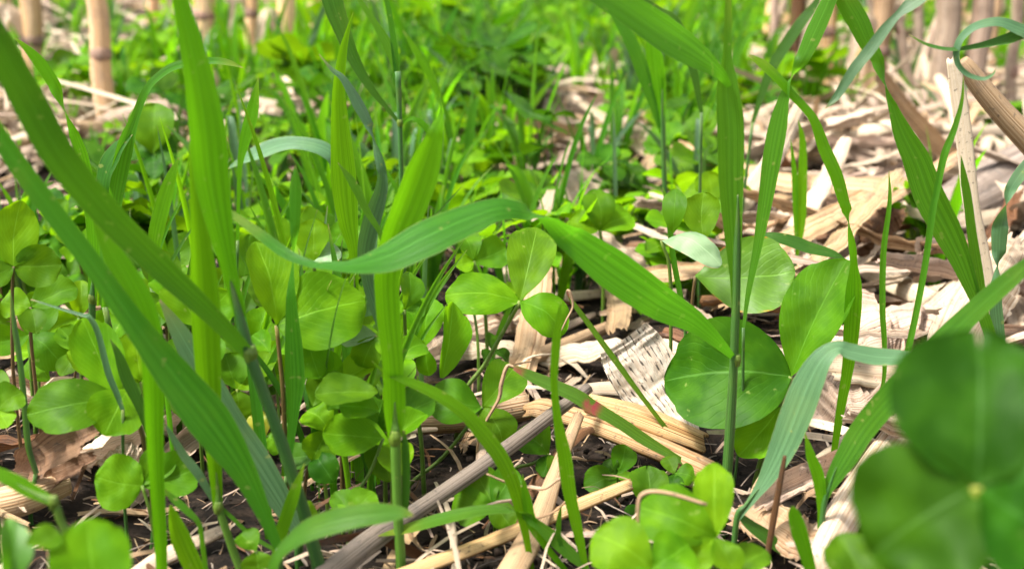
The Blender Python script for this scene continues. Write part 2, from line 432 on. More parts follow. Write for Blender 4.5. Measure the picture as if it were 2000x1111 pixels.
PROF = [(0, .05), (.06, .2), (.16, .47), (.3, .75), (.46, .94), (.6, 1.0), (.74, .96), (.86, .78), (.94, .52), (.985, .25), (1, .08)]
PROUND = [(0, .06), (.03, .3), (.1, .58), (.22, .83), (.38, .97), (.52, 1.0), (.68, .95), (.82, .76), (.92, .5), (.98, .25), (1, .08)]
def leaflet_geo(B, Tp, width, nrm, prof=None, fold=.15, bow=.08, notch=.0, rnd=RND, across=11, t=0.0, seg=2):
    """obovate leaflet from base B to tip Tp, face towards nrm"""
    B, Tp = np.array(B, float), np.array(Tp, float); ax = Tp - B; L = np.linalg.norm(ax); T = ax / L
    nrm = np.array(nrm, float); nrm = unit(nrm - T * (nrm @ T)); Sd = np.cross(T, nrm)
    g = Geo(); rows = []
    S = cr(np.array(prof or PROF), seg)
    us = [j / (across - 1) for j in range(across)]
    ph = rnd.random() * 6.28; asym = rnd.uniform(-.06, .06); sidew = rnd.uniform(-.05, .05)
    for s, wv in S:
        c = B + ax * s + nrm * (bow * L * math.sin(math.pi * s) - bow * .6 * L * s * s) + Sd * (sidew * L * math.sin(math.pi * s))
        row = []
        for u in us:
            q = u * 2 - 1; hw = width * .5 * max(wv, .02) * (1 + asym * q)
            rip = .035 * width * math.sin(s * 9 + ph + q * 2) * q * q
            edge = 1 + (.012 * (rnd.random() - .5) * 2 if abs(q) > .95 else 0)
            back = -notch * L * max(0, 1 - abs(q) * 2.2) * s ** 6 + .0
            pk = width * .055 * noise.noise(Vector((s * 4.2 + ph * 5, q * 2.6 * wv, ph))) + width * .02 * noise.noise(Vector((s * 11 + ph * 3, q * 7 * wv, 2)))
            row.append(c + Sd * (q * hw * edge) + nrm * (pk + fold * hw * abs(q) ** 1.3 + rip) + T * (back - .10 * L * (q * q) * (s > .9) * (1 - s) * 3))
        rows.append(row)
    g.grid(rows, us, t)
    return g
def clover(label, Y, base, leaflets, stalk='', pm='petiole', group=None, name='clover_plant', pw=7, tilt=38, yaw=None):
    """base 'x,y' ; leaflets: (material, tipx, tipy, width px, [opts]) ; stalk: extra points from base down"""
    bx, by = base
    B = at_y(bx, by, Y); k = mpp(B)
    pts = [B] + [at_y(x, y, Y) for x, y, *_ in parse(stalk)] if stalk else [B, B + Vector((RND.uniform(-.006, .006), .003, -.02))]
    gp = Vector((pts[-1].x + (pts[-1].x - pts[-2].x) * .4, pts[-1].y + .004, -.006))
    if pts[-1].z > 0: pts.append(gp)
    pts = pts[::-1]
    root = Vector((pts[0].x, pts[0].y, 0))
    e = empty(name, root, label, 'clover', group)
    g = Geo(); tube(g, pts, [pw * k * .5 * (1.15 - .3 * i / len(pts)) for i in range(len(pts))], 7, 5); obj('stalk', g, pm, e, root)
    yw = RND.uniform(-18, 18) if yaw is None else yaw
    for lf in leaflets:
        mt, tx, ty, wd = lf[:4]; o = dict(lf[4]) if len(lf) > 4 else {}
        al = R(o.pop('tilt', tilt)); y2 = R(o.pop('yaw', yw))
        off = o.pop('at', None)
        b0 = at_y(off[0], off[1], Y) if off else B
        V = (CAM - b0).normalized()
        nr = V * math.cos(al) * math.cos(y2) + Vector((0, 0, 1)) * math.sin(al) + Vector((1, 0, 0)) * math.sin(y2)
        nr.normalize()
        d = ray(tx, ty); tpar = (b0 - CAM).dot(nr) / d.dot(nr)          # tip on the leaf's own plane
        Tp = CAM + d * tpar
        if (Tp - b0).length > .06 or tpar <= 0: Tp = at_y(tx, ty, Y)
        mid = (Tp + b0) * .5
        T = (Tp - b0).normalized(); S = T.cross(nr); pr = S - V * S.dot(V)
        wr = wd * mpp(mid) / max(pr.length, .55)
        o.setdefault('fold', RND.uniform(.1, .42)); o.setdefault('bow', RND.uniform(-.04, .18))
        obj('leaflet', leaflet_geo(b0, Tp, wr, nr, **o), mt, e, root)
    return e

# ---- rye grass traced from the photograph: nearest first
tiller('broad dark blade sweeping across the left edge, with a tall one from its bent stem', .40, [
  ('dark', '488,692,28 450,650,38,-4 400,600,44,-8 320,525,56,-14 216,420,68,-22 122,306,73,-30 54,186,73,-36 -6,76,70,-42 -66,-34,54,-46', dict(tilt=5, yaw=-30, fold=.2)),
  ('bright', '470,620,26 448,530,34 428,440,58 412,350,76 402,250,78 386,150,64 366,60,44 345,-20,28 325,-90,10', dict(tilt=4, yaw=20, fold=.18))],
  '625,1125,30 602,1030,28 575,940,27 545,850,26 512,760,25 488,692,25 472,635,22 456,575,14 449,545,3', [(489,690,32)])
tiller('second diagonal blade below the broad dark one on the left, bright towards its base', .385, [
  ('mid', '545,1070,20 515,1000,34 480,925,58 440,860,84 400,805,94 340,730,80 268,636,56 184,518,46 108,418,46 34,318,44 -36,210,36', dict(tilt=8, yaw=-25, fold=.22))])
tiller('striped pale blade standing upright behind the left diagonals, with a collar near the ground', .41, [
  ('bright', '425,985,22 418,900,32 409,780,50 403,680,60 397,560,62 388,440,40 376,330,16 370,280,3', dict(fold=.25)),
  ('blue', '425,990,8 412,968,13 388,927,19 360,891,19 335,850,12 322,828,2'),
  ('mid', '430,990,8 455,1012,9 490,1045,9 533,1071,8 548,1080,2')],
  '472,1125,20 454,1071,18 428,992,17', [(426,990,24)], 'stemlight')
tiller('wide straight blue-green blade slanting down beside the striped upright one', .43, [
  ('blue', '585,1045,22 548,978,50 505,908,64 452,830,64 400,735,58 348,645,36 312,585,3', dict(tilt=10, yaw=-20, fold=.08))])
tiller('bright vertical blade that leans left at the top, lowest end at the bottom edge', .39, [
  ('bright', '317,1150,22 313,1050,28 307,960,31 302,855,38 300,760,46 296,680,52 275,600,60 240,530,52 205,470,32 180,415,3', dict(tilt=5, yaw=15, fold=.15))])
tiller('narrow twisted blade with a pale collar behind the diagonal blades on the far left', .52, [
  ('bright', '180,585,17 184,500,26 178,400,30 163,315,27 145,262,22 124,208,9 105,165,26 75,120,25 45,88,11 28,75,1')],
  '178,700,14 180,640,14 180,585,15', [(180,584,19)])
tiller('arched dark blade bending over to the right behind the tall bright blade', .55, [
  ('mid', '205,600,16 215,480,26 224,396,32 243,295,38 263,234,21 284,180,17 310,151,17 346,130,17 407,121,16 443,124,15 475,133,1', dict(tilt=45, yaw=10, twist=False, fold=.3)),
  ('dark', '222,420,14 202,380,26 207,335,34 228,295,32 258,262,4', dict(tilt=40))])
tiller('short bright blade with a pointed tip between the diagonals and the tall blade', .58, [('bright', '298,560,16 300,500,24 306,450,32 320,395,34 335,345,22 349,308,2')])
tiller('thin bright blade with a slender base right of the tall bright blade', .62, [('bright', '464,470,8 466,396,8 469,324,12 480,270,24 494,216,27 505,151,1', dict(twist=False))])
tiller('blurred bluish blade lying almost level behind the thin bright blade', .68, [('blue', '660,330,26 645,302,30 612,286,30 558,281,30 504,299,30 470,315,16 444,330,2', dict(tilt=50))])
tiller('sharp upright blade with a dark pointed tip, tallest of the centre left', .52, [
  ('bright', '694,600,14 690,494,22 680,440,42 674,390,54 669,330,54 664,260,43 661,180,29 668,110,20 678,65,10 690,24,1', dict(tilt=8, yaw=14, fold=.2)),
  ], '698,720,13 696,650,13 694,600,13')
tiller('striped greyish blade twisting twice beside the sharp upright one', .50, [
  ('blue', '757,720,8 745,645,18 730,595,27 716,545,27 712,490,36 725,430,40 742,375,30 745,335,20 738,295,7 722,245,21 700,202,25 672,155,15 648,135,9 623,106,1', dict(fold=.25))])
tiller('tall dark stem with a pale joint and blades leaving it to the upper left', .62, [
  ('dark', '781,241,7 758,214,10 722,169,17 690,112,27 668,54,38 650,0,44 640,-60,40 632,-120,12', dict(tilt=5)),
  ('mid', '775,140,14 757,88,21 735,50,15 705,5,11 688,-25,5'),
  ('mid', '776,150,13 772,108,15 763,40,12 753,-10,10 745,-60,3'),
  ('bright', '781,243,6 805,232,10 832,250,14 848,285,10 852,300,2', dict(tilt=50))],
  '788,460,11 785,400,10 781,241,10 777,140,13', [(781,240,14)])
tiller('broad bright blade in the centre, folded over at the top into a hooked point', .42, [
  ('bright', '770,853,30 769,790,50 766,711,47 757,620,52 755,530,56 776,458,68 800,400,76 826,330,72 849,265,38 865,222,9 854,180,15 837,140,19 812,97,15 787,60,1', dict(tilt=8, yaw=18, fold=.22)),
  ('dark', '790,1010,12 793,950,17 792,880,17 788,840,6')],
  '783,1130,22 777,1000,21 772,855,21', [(771,854,29)], 'stemlight')
tiller('large arching blade crossing the middle, hung from a stem with a broad upright blade above', .47, [
  ('mid', '1437,703,10 1401,667,28,-6 1354,627,50,-12 1300,598,72,-20 1262,573,82,-26 1190,523,86,-36 1118,469,62,-46 1072,428,15,-52 1028,414,36,-56 974,408,52,-60 902,433,68,-64 830,465,76,-68 758,501,60,-70 690,518,32,-70 640,517,22,-66 605,514,19,-62 558,494,25,-58 504,454,23,-54 450,415,14,-50 414,386,1,-48', dict(tilt=(-10, 68), yaw=-5, fold=.1, n=5)),
  ('mid', '1437,690,15 1436,560,22 1430,450,40 1426,350,56 1425,250,60 1419,170,48 1420,110,22 1422,40,16 1421,-30,10', dict(tilt=4, yaw=16, fold=.25, twist=False)),
  ('mid', '1424,170,12 1405,143,26,-4 1360,108,58,-12 1300,70,74,-22 1220,15,68,-34 1150,-25,50,-44 1080,-60,20,-50', dict(tilt=20, yaw=-10))],
  '1414,1010,24 1420,927,22 1428,800,21 1433,711,18 1437,600,18 1439,500,16 1441,420,8 1441,380,3', [(1438,703,22)])
tiller('blade crossing another in a narrow V, pinched in its middle, left of the stubble', .50, [
  ('mid', '1452,640,6 1462,570,12 1480,480,20 1494,400,30 1508,310,40 1520,245,40 1532,190,24 1548,150,9 1568,112,30 1590,65,38 1615,10,34 1638,-45,20 1650,-90,4')])
tiller('long blade hanging in a gentle S over the residue, pinched halfway down', .50, [
  ('bright', '1612,970,7 1624,913,11 1638,819,18 1656,715,26 1663,638,35 1667,566,34 1667,512,15 1664,469,10 1655,412,23 1648,390,25 1634,342,28 1610,288,26 1588,230,19 1548,184,18 1518,150,22 1490,125,20 1462,108,3')])
tiller('long dark-edged blade descending from the top before the residue, wider below', .50, [
  ('mid', '1965,760,20 1930,640,26 1912,595,27 1894,552,34 1876,505,48 1851,451,62 1818,386,67 1793,317,60 1764,259,42 1743,205,20 1732,169,15 1714,119,28 1692,80,40 1675,43,48 1651,0,44 1630,-50,30 1615,-100,6', dict(tilt=10, yaw=-18, fold=.22)),
  ('mid', '1920,600,14 1916,573,20 1908,523,23 1898,458,20 1889,386,19 1883,350,15 1877,304,1')])
tiller('slender stem-like blade passing in front of the white corn strip', .49, [
  ('mid', '1735,830,6 1761,728,12 1776,674,15 1793,595,15 1808,512,15 1822,411,16 1829,378,15 1844,306,17 1862,259,15 1878,202,9 1882,150,2', dict(twist=False, fold=.4))])
tiller('bluish blade curling into a hook at the upper right, a straight dark tip behind it', .48, [
  ('blue', '2085,260,18 2060,130,26 2012,74,28 1984,58,26 1948,46,23 1905,54,19 1878,76,16 1868,103,14 1872,128,12 1890,147,11 1919,155,9 1938,147,6 1946,134,1', dict(tilt=55, twist=False, fold=.2)),
  ('dark', '2085,240,12 2060,110,22 2006,68,27 1966,78,24 1912,90,13 1858,97,8 1811,88,8 1775,68,1', dict(tilt=45, twist=False)),
  ('blue', '2086,220,14 2075,60,22 2010,-60,26 1930,-90,27 1860,-60,26 1804,-8,25 1775,11,27 1754,29,16 1728,58,23 1696,101,25 1667,137,23 1635,187,17 1611,213,1', dict(tilt=20))],
  '2070,800,20 2080,500,18 2085,250,16')
tiller('blue-grey twisted blade at the right edge before the weathered stalk', .55, [
  ('blue', '1958,720,20 1948,638,27 1944,584,27 1949,532,8 1951,494,29 1954,444,35 1966,400,8 1975,368,25 2000,330,27 2032,285,3', dict(yaw=10))])
tiller('bright blade slanting up to the right, behind the big blurred clover, from a short stem', .42, [
  ('mid', '1612,975,10 1622,945,28 1655,890,48 1690,835,56 1750,765,56,-4 1830,680,53,-8 1912,600,45,-12 1980,540,37,-16 2060,475,8,-20', dict(tilt=22, yaw=-20, fold=.12)),
  ('bright', '1598,1075,10 1605,1000,18 1599,934,27 1584,891,21 1572,844,1')],
  '1588,1130,13 1598,1075,12 1611,978,12')
tiller('short round-tipped bright blade low beside the fore clover', .38, [('bright', '1590,1140,20 1572,1075,32 1557,1028,35 1549,1000,24 1547,988,6', dict(twist=False))])
tiller('broad blue-green blade arching over to the right with its tip laid level', .43, [
  ('blue', '1440,1013,12 1473,970,20 1502,927,40 1530,873,58 1559,801,68 1581,747,66 1606,702,48 1635,680,30 1662,687,34 1714,697,40 1761,697,30 1812,690,1', dict(tilt=45, yaw=-12, fold=.1, twist=False)),
  ('dark', '1440,1003,10 1470,1030,27 1505,1055,29 1530,1078,16 1549,1093,1', dict(tilt=45))],
  '1432,1090,12 1440,1008,13')
tiller('wavy thin blade standing alone before the curled husk on the right', .55, [('mid', '1706,800,7 1725,747,9 1727,674,12 1723,602,14 1725,494,14 1737,397,10 1736,333,1', dict(twist=False, fold=.4))])
tiller('small pair of bright blades in front of the dry leaves, right of centre', .72, [
  ('bright', '1556,500,8 1565,440,17 1567,375,21 1568,281,15 1559,233,1', dict(twist=False)), ('bright', '1556,490,6 1554,420,11 1552,342,13 1544,272,1', dict(twist=False))])
tiller('blade lying level just above the clover with rusty margin', .58, [('dark', '1465,478,10 1494,463,18 1545,472,26 1588,487,26 1631,498,15 1658,513,1', dict(tilt=50, twist=False))])
tiller('slender red-flecked blade with a bitten, dry tip over the spotted husk', .515, [
  ('bruised', '1380,925,7 1350,895,9 1316,855,10 1255,776,11 1208,712,14 1172,663,13 1154,638,13 1122,595,11 1107,567,4', dict(tilt=30, twist=False, fold=.4))])
tiller('bitten blade lying across the straw with dark red bruises along it', .50, [
  ('bruised', '1372,922,8 1334,902,14 1262,862,25 1208,826,28 1154,794,31 1118,772,31 1046,740,27 1003,718,12', dict(tilt=40, yaw=0, twist=False, fold=.25))])
tiller('bright narrow blade rising vertically in the middle, right of the grey stick', .42, [
  ('bright', '1152,1145,12 1141,1093,15 1129,1035,24 1114,963,30 1104,891,31 1090,819,20 1083,747,17 1087,674,20 1092,620,12 1096,588,1', dict(twist=False, fold=.2)),
  ('mid', '1104,1090,6 1091,1046,11 1092,1010,10 1097,985,1')])
tiller('pale green blade curving down from the centre stem to the bottom edge', .42, [
  ('bright', '1042,1140,12 1028,1053,16 1014,992,25 999,941,33 974,891,37 938,844,35 902,805,29 848,769,27 790,743,19 750,726,8 726,704,1', dict(tilt=30, yaw=18, twist=False, fold=.25))])
tiller('blade with its tip laid to the left over the straw at the bottom centre', .42, [
  ('mid', '1146,1110,14 1118,1085,26 1082,1053,30 1046,1022,20 1024,1005,9 992,995,15 938,995,23 866,1010,27 794,1031,21 734,1047,1', dict(tilt=50)),
  ('bright', '1110,1120,12 1064,1064,15 1039,1021,23 1028,970,19 1020,925,1', dict(twist=False))])
tiller('blurred fore blade reaching right along the bottom, tip pale', .35, [
  ('mid', '520,1150,20 544,1085,26 594,1042,44 648,1021,52 700,1010,52 745,1004,42 785,1002,26 808,1006,3', dict(tilt=55, twist=False))])
tiller('small pointed blade at the foot of the bent stem', .395, [('bright', '528,1130,12 537,1089,16 551,1035,27 573,970,27 595,904,1', dict(twist=False))])
tiller('blurred blade entering from the left edge near the bottom, drooping from a jointed stem', .35, [
  ('bright', '103,980,20 54,955,33 0,927,30 -60,905,22 -110,900,3', dict(tilt=50, twist=False))],
  '165,1150,18 140,1062,19 119,1017,19 104,982,20', [(105,981,26)], 'stemlight')
tiller('thin pale green stalk leaning at the far left between the clovers', .46, [
  ('blue', '70,925,12 54,873,15 47,801,15 38,710,14 27,638,12 21,566,1', dict(twist=False, fold=.5))])
tiller('pink-tipped striped blade among the clover at the lower left', .395, [
  ('mid', '404,1130,10 396,1071,11 389,1024,11 367,999,15 342,977,17 316,951,1', dict(twist=False)),
  ('bright', '395,1140,36 376,1105,44 352,1050,46 338,1005,24 333,985,4', dict(fold=.4, twist=False))])
tiller('dark blade tip leaning left behind the vertical bright blade', .44, [('dark', '292,850,14 274,794,22 248,740,27 232,695,18 215,662,1', dict(twist=False))])
tiller('pale folded blade bent over the left clover', .44, [('blue', '240,800,9 230,772,13 213,729,15 194,656,14 176,622,12 160,616,8 120,604,6 60,585,3', dict(tilt=50, twist=False, fold=.4))])
tiller('twisted upright blade between the two large bright clover leaflets', .455, [
  ('mid', '560,930,12 572,819,22 576,747,41 574,680,38 569,584,23 574,512,10 576,440,21 577,370,26 577,322,1')])
tiller('small slanting blade in front of the striped greyish one', .48, [('mid', '748,480,9 742,454,11 718,415,15 700,378,18 686,353,17 660,318,1', dict(twist=False))])
tiller('blurred pair of broad blades on a dark upright stem behind the centre right', .78, [
  ('bright', '1292,260,12 1288,190,28 1282,144,40 1276,85,30 1270,30,4', dict(twist=False)), ('mid', '1288,250,8 1265,170,26 1235,90,30 1205,35,20 1180,-10,3', dict(twist=False))],
  '1302,400,11 1298,360,11 1295,252,10 1295,150,8')
tiller('dark blue blade tip cutting the top edge right of centre', .7, [('dark', '1370,220,8 1350,120,20 1318,48,28 1282,25,28 1244,0,26 1200,-40,10')])
tiller('blurred dark blade slanting towards the V of blades from the stubble', .8, [('dark', '1470,240,8 1500,150,20 1530,95,24 1562,48,24 1590,12,16 1605,-20,2', dict(twist=False))])
tiller('thin upright stalk before the rounded clover leaflet right of centre', .55, [('mid', '1338,620,9 1327,566,13 1314,494,13 1304,400,12 1294,366,1', dict(twist=False, fold=.4))])

# ---- clover
clover('sharp three-leaflet clover in the centre under the arching blade', .56, (1016,588), [
  ('clovermid', 1050,440,96, dict(tilt=35, fold=.22)), ('clover', 870,575,86, dict(tilt=30, fold=.1)), ('clover', 1108,640,82, dict(tilt=40))], '974,663 945,714 905,770', pw=9)
clover('large bright clover with a leaflet folded like a book, left of centre', .47, (540,636), [
  ('clover', 503,470,96, dict(fold=.5, tilt=12, yaw=25)), ('clover', 714,585,152, dict(tilt=20, fold=.1, yaw=0, prof=PROUND)), ('clovermid', 625,738,74, dict(tilt=-5, at=(600,655)))], '551,746 557,855', 'petiolered', pw=9)
clover('wide flat clover on a brown stalk at the left', .45, (231,778), [
  ('clovermid', 54,802,106, dict(tilt=30, fold=.08)), ('clover', 160,622,96, dict(tilt=15)), ('clover', 205,846,110, dict(tilt=30, at=(250,760)))], '252,815 279,853', 'petiolered', pw=9)
clover('clover with two round leaflets at the left edge, upper one brighter', .5, (26,520), [
  ('clover', 40,393,86, dict(tilt=10, prof=PROUND)), ('clovermid', 120,518,84, dict(tilt=15, prof=PROUND)), ('clovermid', -40,548,60)], '24,600 27,742', 'petiolered')
clover('low clover under the two round leaflets at the left edge', .53, (60,600), [
  ('clover', 2,590,60), ('clovermid', 150,560,66), ('clovermid', 70,650,50)], '62,680', 'petiolered')
clover('round clover leaflet pair low on the left, before the curled brown husk', .43, (278,948), [
  ('clover', 186,930,112, dict(tilt=15, fold=.06, prof=PROUND)), ('clovermid', 388,915,90, dict(tilt=20)), ('clovermid', 320,880,70, dict(tilt=30))], '295,1010')
clover('flat clover with three leaflets behind the dry drooping thread', .50, (942,795), [
  ('clovermid', 834,785,88, dict(tilt=30, fold=.1)), ('clovermid', 1008,712,84, dict(tilt=25)), ('clovermid', 985,870,78, dict(tilt=25, fold=.12))], '866,891 808,938', pw=8)
clover('bright upright clover with a folded leaflet left of the sharp central one', .53, (829,678), [
  ('clover', 838,580,78, dict(tilt=10)), ('clover', 885,590,60, dict(tilt=5, yaw=50, at=(862,738), fold=.5)), ('clover', 782,668,58), ('clover', 838,734,40, dict(tilt=-10))], '800,735')
clover('rounded clover leaflets crowded against the centre stem', .45, (748,856), [
  ('clover', 630,846,86, dict(tilt=20, fold=.1)), ('clovermid', 662,790,66, dict(tilt=40, at=(740,800))), ('clovermid', 615,770,64, dict(tilt=50, at=(738,765)))], '722,923 679,992')
clover('large dark round clover leaflet behind the right stem, with a tall pale-edged one beside it', .505, (1545,735), [
  ('cloverdark', 1294,740,212, dict(tilt=12, fold=.22, bow=.14, yaw=-5, prof=PROUND)), ('clovermid', 1652,505,124, dict(tilt=10, yaw=-25, fold=.35)), ('clover', 1442,888,84, dict(tilt=15, at=(1528,790)))], '1500,850 1470,960', pw=10)
clover('clover leaflet with orange-rusty margin behind the right stem', .56, (1358,540), [
  ('cloveredge', 1553,530,150, dict(tilt=25, fold=.15, bow=.0, yaw=0)), ('clovermid', 1375,376,74, dict(at=(1374,470), tilt=10))], '1352,600 1365,650', 'petiolered')
clover('pale grey-green folded clover leaflet with pink edge, above the rusty one', .54, (1292,470), [
  ('clovergrey', 1405,505,52, dict(tilt=60, fold=-.4, bow=.2)), ('clovermid', 1318,368,48, dict(at=(1314,456), tilt=5))], '1310,560')
clover('blurred upright clover before the pale husks, right of the arching blade', .7, (1172,450), [
  ('clovermid', 1163,368,62, dict(tilt=5)), ('clover', 1235,420,60), ('clover', 1110,430,50)])
clover('blurred clover with overlapping leaflets beside the broad upright blade', .75, (1390,400), [
  ('clover', 1382,335,60, dict(tilt=10)), ('clovermid', 1440,390,60), ('clover', 1330,385,56)])
clover('huge out-of-focus clover filling the lower right corner', .225, (1907,950), [
  ('cloverdarkest', 1915,640,330, dict(tilt=14, notch=.12, yaw=10, fold=.14, bow=.06, prof=PROUND)), ('cloverdarkest', 1700,1085,310, dict(tilt=4, fold=.2, bow=.08, prof=PROUND)), ('cloverdarkest', 2080,1075,260, dict(tilt=12, yaw=20, fold=.3))], '1905,1010 1893,1100', 'yellownode', pw=26)
clover('blurred clover at the bottom edge left of the huge one', .30, (1700,1180), [
  ('clovermid', 1640,1040,110, dict(tilt=15)), ('clover', 1590,1200,90), ('clover', 1780,1150,90)])
clover('bright yellow-green clover standing up at the bottom right of centre', .37, (1397,1050), [
  ('clover', 1397,902,80, dict(tilt=5, fold=.1)), ('clover', 1248,985,118, dict(tilt=20)), ('clover', 1330,1110,70, dict(tilt=10)), ('clover', 1440,1120,60)], '1396,1130')
clover('bright round-leafed clover at the bottom edge, in front of the straw strip', .35, (1275,1110), [
  ('clover', 1160,1040,120, dict(tilt=20, fold=.06)), ('clover', 1345,1060,100), ('clover', 1230,1190,110)])
clover('clover leaflet at the bottom edge under the blue-green arching blade', .37, (1420,1130), [
  ('clovermid', 1500,1075,66, dict(tilt=40)), ('clover', 1400,1170,60), ('clover', 1470,1160,60)])
clover('tiny seedling clover with stacked round leaflets beside the straw pile', .50, (1205,925), [
  ('clovermid', 1222,868,52, dict(tilt=10)), ('cloverdark', 1180,900,38, dict(tilt=10)), ('clovermid', 1142,950,60, dict(tilt=30)), ('clovermid', 1245,950,30)])
clover('small heart-shaped clover leaflet just left of the right stem foot', .47, (1265,990), [
  ('clovermid', 1264,908,78, dict(tilt=10, notch=.12)), ('cloverdark', 1225,1020,46), ('clovermid', 1310,1000,44)])
clover('little clover curled between right stem and bitten blade', .49, (1318,925), [('clovermid', 1300,890,34), ('clovermid', 1356,932,44), ('cloverdark', 1320,965,40)])
clover('single dark clover leaflet in the gap under the grey stick', .505, (1072,887), [
  ('clovermid', 1010,840,76, dict(tilt=30)), ('cloverdark', 1060,930,40), ('clovermid', 1085,925,30)], '1040,905 1006,916', 'petiole', pw=7)
clover('clover with paired leaflets under the grey stick in the lower centre', .455, (963,985), [
  ('clovermid', 925,915,66, dict(tilt=15)), ('clovermid', 1005,915,66, dict(tilt=15)), ('clovermid', 882,1000,76, dict(tilt=30)), ('clovermid', 1000,1030,60)])
clover('large blurred clover leaflet at the bottom left corner, pointing up', .29, (200,1210), [
  ('clover', 172,1012,156, dict(tilt=5, fold=.2)), ('clovermid', 80,1170,120), ('clovermid', 300,1190,110)])
clover('blurred folded clover leaflet with brown rim in the bottom left corner', .29, (10,1150), [
  ('cloveredge', 20,1010,62, dict(tilt=0, fold=.6)), ('clovermid', 120,1045,50, dict(tilt=60, at=(50,1062)))])
clover('clover leaflets half hidden behind the tall bright blade', .5, (390,640), [
  ('clover', 340,540,90, dict(tilt=10)), ('clover', 448,570,80, dict(tilt=10)), ('clovermid', 405,720,70)])
clover('clover behind the left vertical blade, below the diagonal one', .49, (275,745), [('clover', 262,645,84, dict(tilt=10)), ('clover', 130,690,70, dict(tilt=30)), ('clover', 330,730,70)])
clover('scallop-edged clover left of the bent stem', .49, (462,760), [('clovermid', 440,690,84, dict(tilt=20)), ('clover', 500,720,70), ('clovermid', 462,825,76, dict(tilt=0))])
clover('pale clover with notched top behind the large bright one', .53, (612,510), [('clover', 615,427,68, dict(tilt=5, notch=.1)), ('clovergrey', 665,490,44), ('clover', 560,500,56)])
clover('small cupped clover leaflet right of the broad centre blade', .52, (790,605), [('clovermid', 800,530,48, dict(tilt=5, yaw=30, fold=.4)), ('clovermid', 830,600,40), ('clover', 760,600,36)])
clover('dark clover leaflet below the arching blade, above the sharp one', .62, (925,510), [('clovermid', 988,485,66, dict(tilt=20)), ('clovermid', 905,450,50), ('clover', 890,520,40)])
clover('curled clover leaflet with a purple shrivelled tip left of the centre stem', .48, (735,655), [('clovergrey', 668,672,44, dict(tilt=50, fold=.6)), ('clovermid', 705,720,60, dict(tilt=0)), ('clover', 770,690,40)], '720,730 680,790', 'petiolered')
clover('yellowing clover leaflet beside the bent stem', .47, (520,850), [('cloveryellow', 488,812,50, dict(tilt=10)), ('clovermid', 560,870,70), ('clovermid', 640,740,60, dict(at=(612,792)))])
clover('clover leaflets low between the bent stem and the centre stem', .46, (640,840), [('clover', 600,800,70), ('clovermid', 690,740,80, dict(at=(640,800))), ('clovermid', 610,900,70, dict(tilt=0))], '600,920', 'petiolered')
clover('dim blurred clover behind the arched dark blade, top left', .8, (300,300), [('clovermid', 300,200,88, dict(tilt=5)), ('cloverdark', 250,290,70), ('cloverdark', 345,290,70), ('cloverdark', 300,350,60)])
clover('clover leaflet at the left edge below the wide flat one', .44, (-5,800), [('clovermid', 44,765,64, dict(tilt=20)), ('clover', 15,835,50), ('clovermid', -20,720,60)])
clover('small clover by the bottom edge between the jointed stems', .40, (500,1075), [('clovermid', 505,1115,66, dict(tilt=0)), ('clovermid', 470,1040,50), ('clover', 620,1000,50, dict(at=(585,1010)))])
clover('small round clover between the blades left of the bottom centre', .43, (690,1010), [('clovermid', 655,960,50), ('clovermid', 730,960,60, dict(tilt=10)), ('clover', 640,1010,50)])

# ------------------------------------------------------------------ dry corn residue
def on_ground(s):
    """'x,y,w,height mm ...' -> points lying at that height above the soil"""
    P, Wd = [], []
    for x, y, wd, z in parse(s):
        p = at_z(x, y, .008 if z is None else z); P.append(p); Wd.append(wd * mpp(p))
    return P, Wd
def residue(name, label, mat, s, cat, mode='strip', Y=None, **o):
    P, Wd = place(s, Y) if Y else on_ground(s)
    c = sum(P, Vector()) / len(P); c.z = 0 if not Y else min(p.z for p in P)
    g = Geo()
    if mode == 'tube':
        tube(g, P, [q * .5 for q in Wd], o.pop('sides', 12), 6, rough=o.pop('rough', .12), **o)
    elif mode == 'strip':                     # split stalk: thick curved shell
        o.setdefault('fold', -.5); o.setdefault('tilt', 55); o.setdefault('yaw', 0)
        ribbon(g, P, Wd, across=9, twist=False, jag=.05, **o)
        base = np.array(g.v); k = len(base)
        th = float(np.mean(Wd)) * .16
        lo = Geo(); lo.v = (base + np.array((0, th * .5, -th))).tolist()
        nr = k // 9
        g.v = g.v + [tuple(v) for v in lo.v]; g.uv = g.uv + g.uv; g.tint = g.tint + g.tint
        g.f += [(f[3] + k, f[2] + k, f[1] + k, f[0] + k) for f in list(g.f)]
        for i in range(nr - 1):
            for j in (0, 8):
                a, b = i * 9 + j, (i + 1) * 9 + j
                g.f.append((a, b, b + k, a + k) if j == 0 else (b, a, a + k, b + k))
        for j in range(8):
            a, b = j, j + 1; g.f.append((b, a, a + k, b + k))
            a, b = (nr - 1) * 9 + j, (nr - 1) * 9 + j + 1; g.f.append((a, b, b + k, a + k))
    else:                                     # thin dry leaf
        o.setdefault('fold', -.25); o.setdefault('tilt', 50); o.setdefault('wave', .25); o.setdefault('yaw', RND.uniform(-20, 20))
        o.setdefault('crumple', .45)
        o.setdefault('jag', .14)
        ribbon(g, P, Wd, across=19, n=14, twist=False, **o)
    ob = obj(name, g, mat, None, c)
    return tag(ob, label, cat)
def leaf(label, mat, s, name='dry_corn_leaf', **o): return residue(name, label, mat, s, 'dry leaf', 'leaf', **o)
def strip(label, mat, s, name='straw_strip', **o): return residue(name, label, mat, s, 'straw', 'strip', **o)
def stalk(label, mat, s, name='corn_stalk', **o): return residue(name, label, mat, s, 'corn stalk', 'tube', **o)

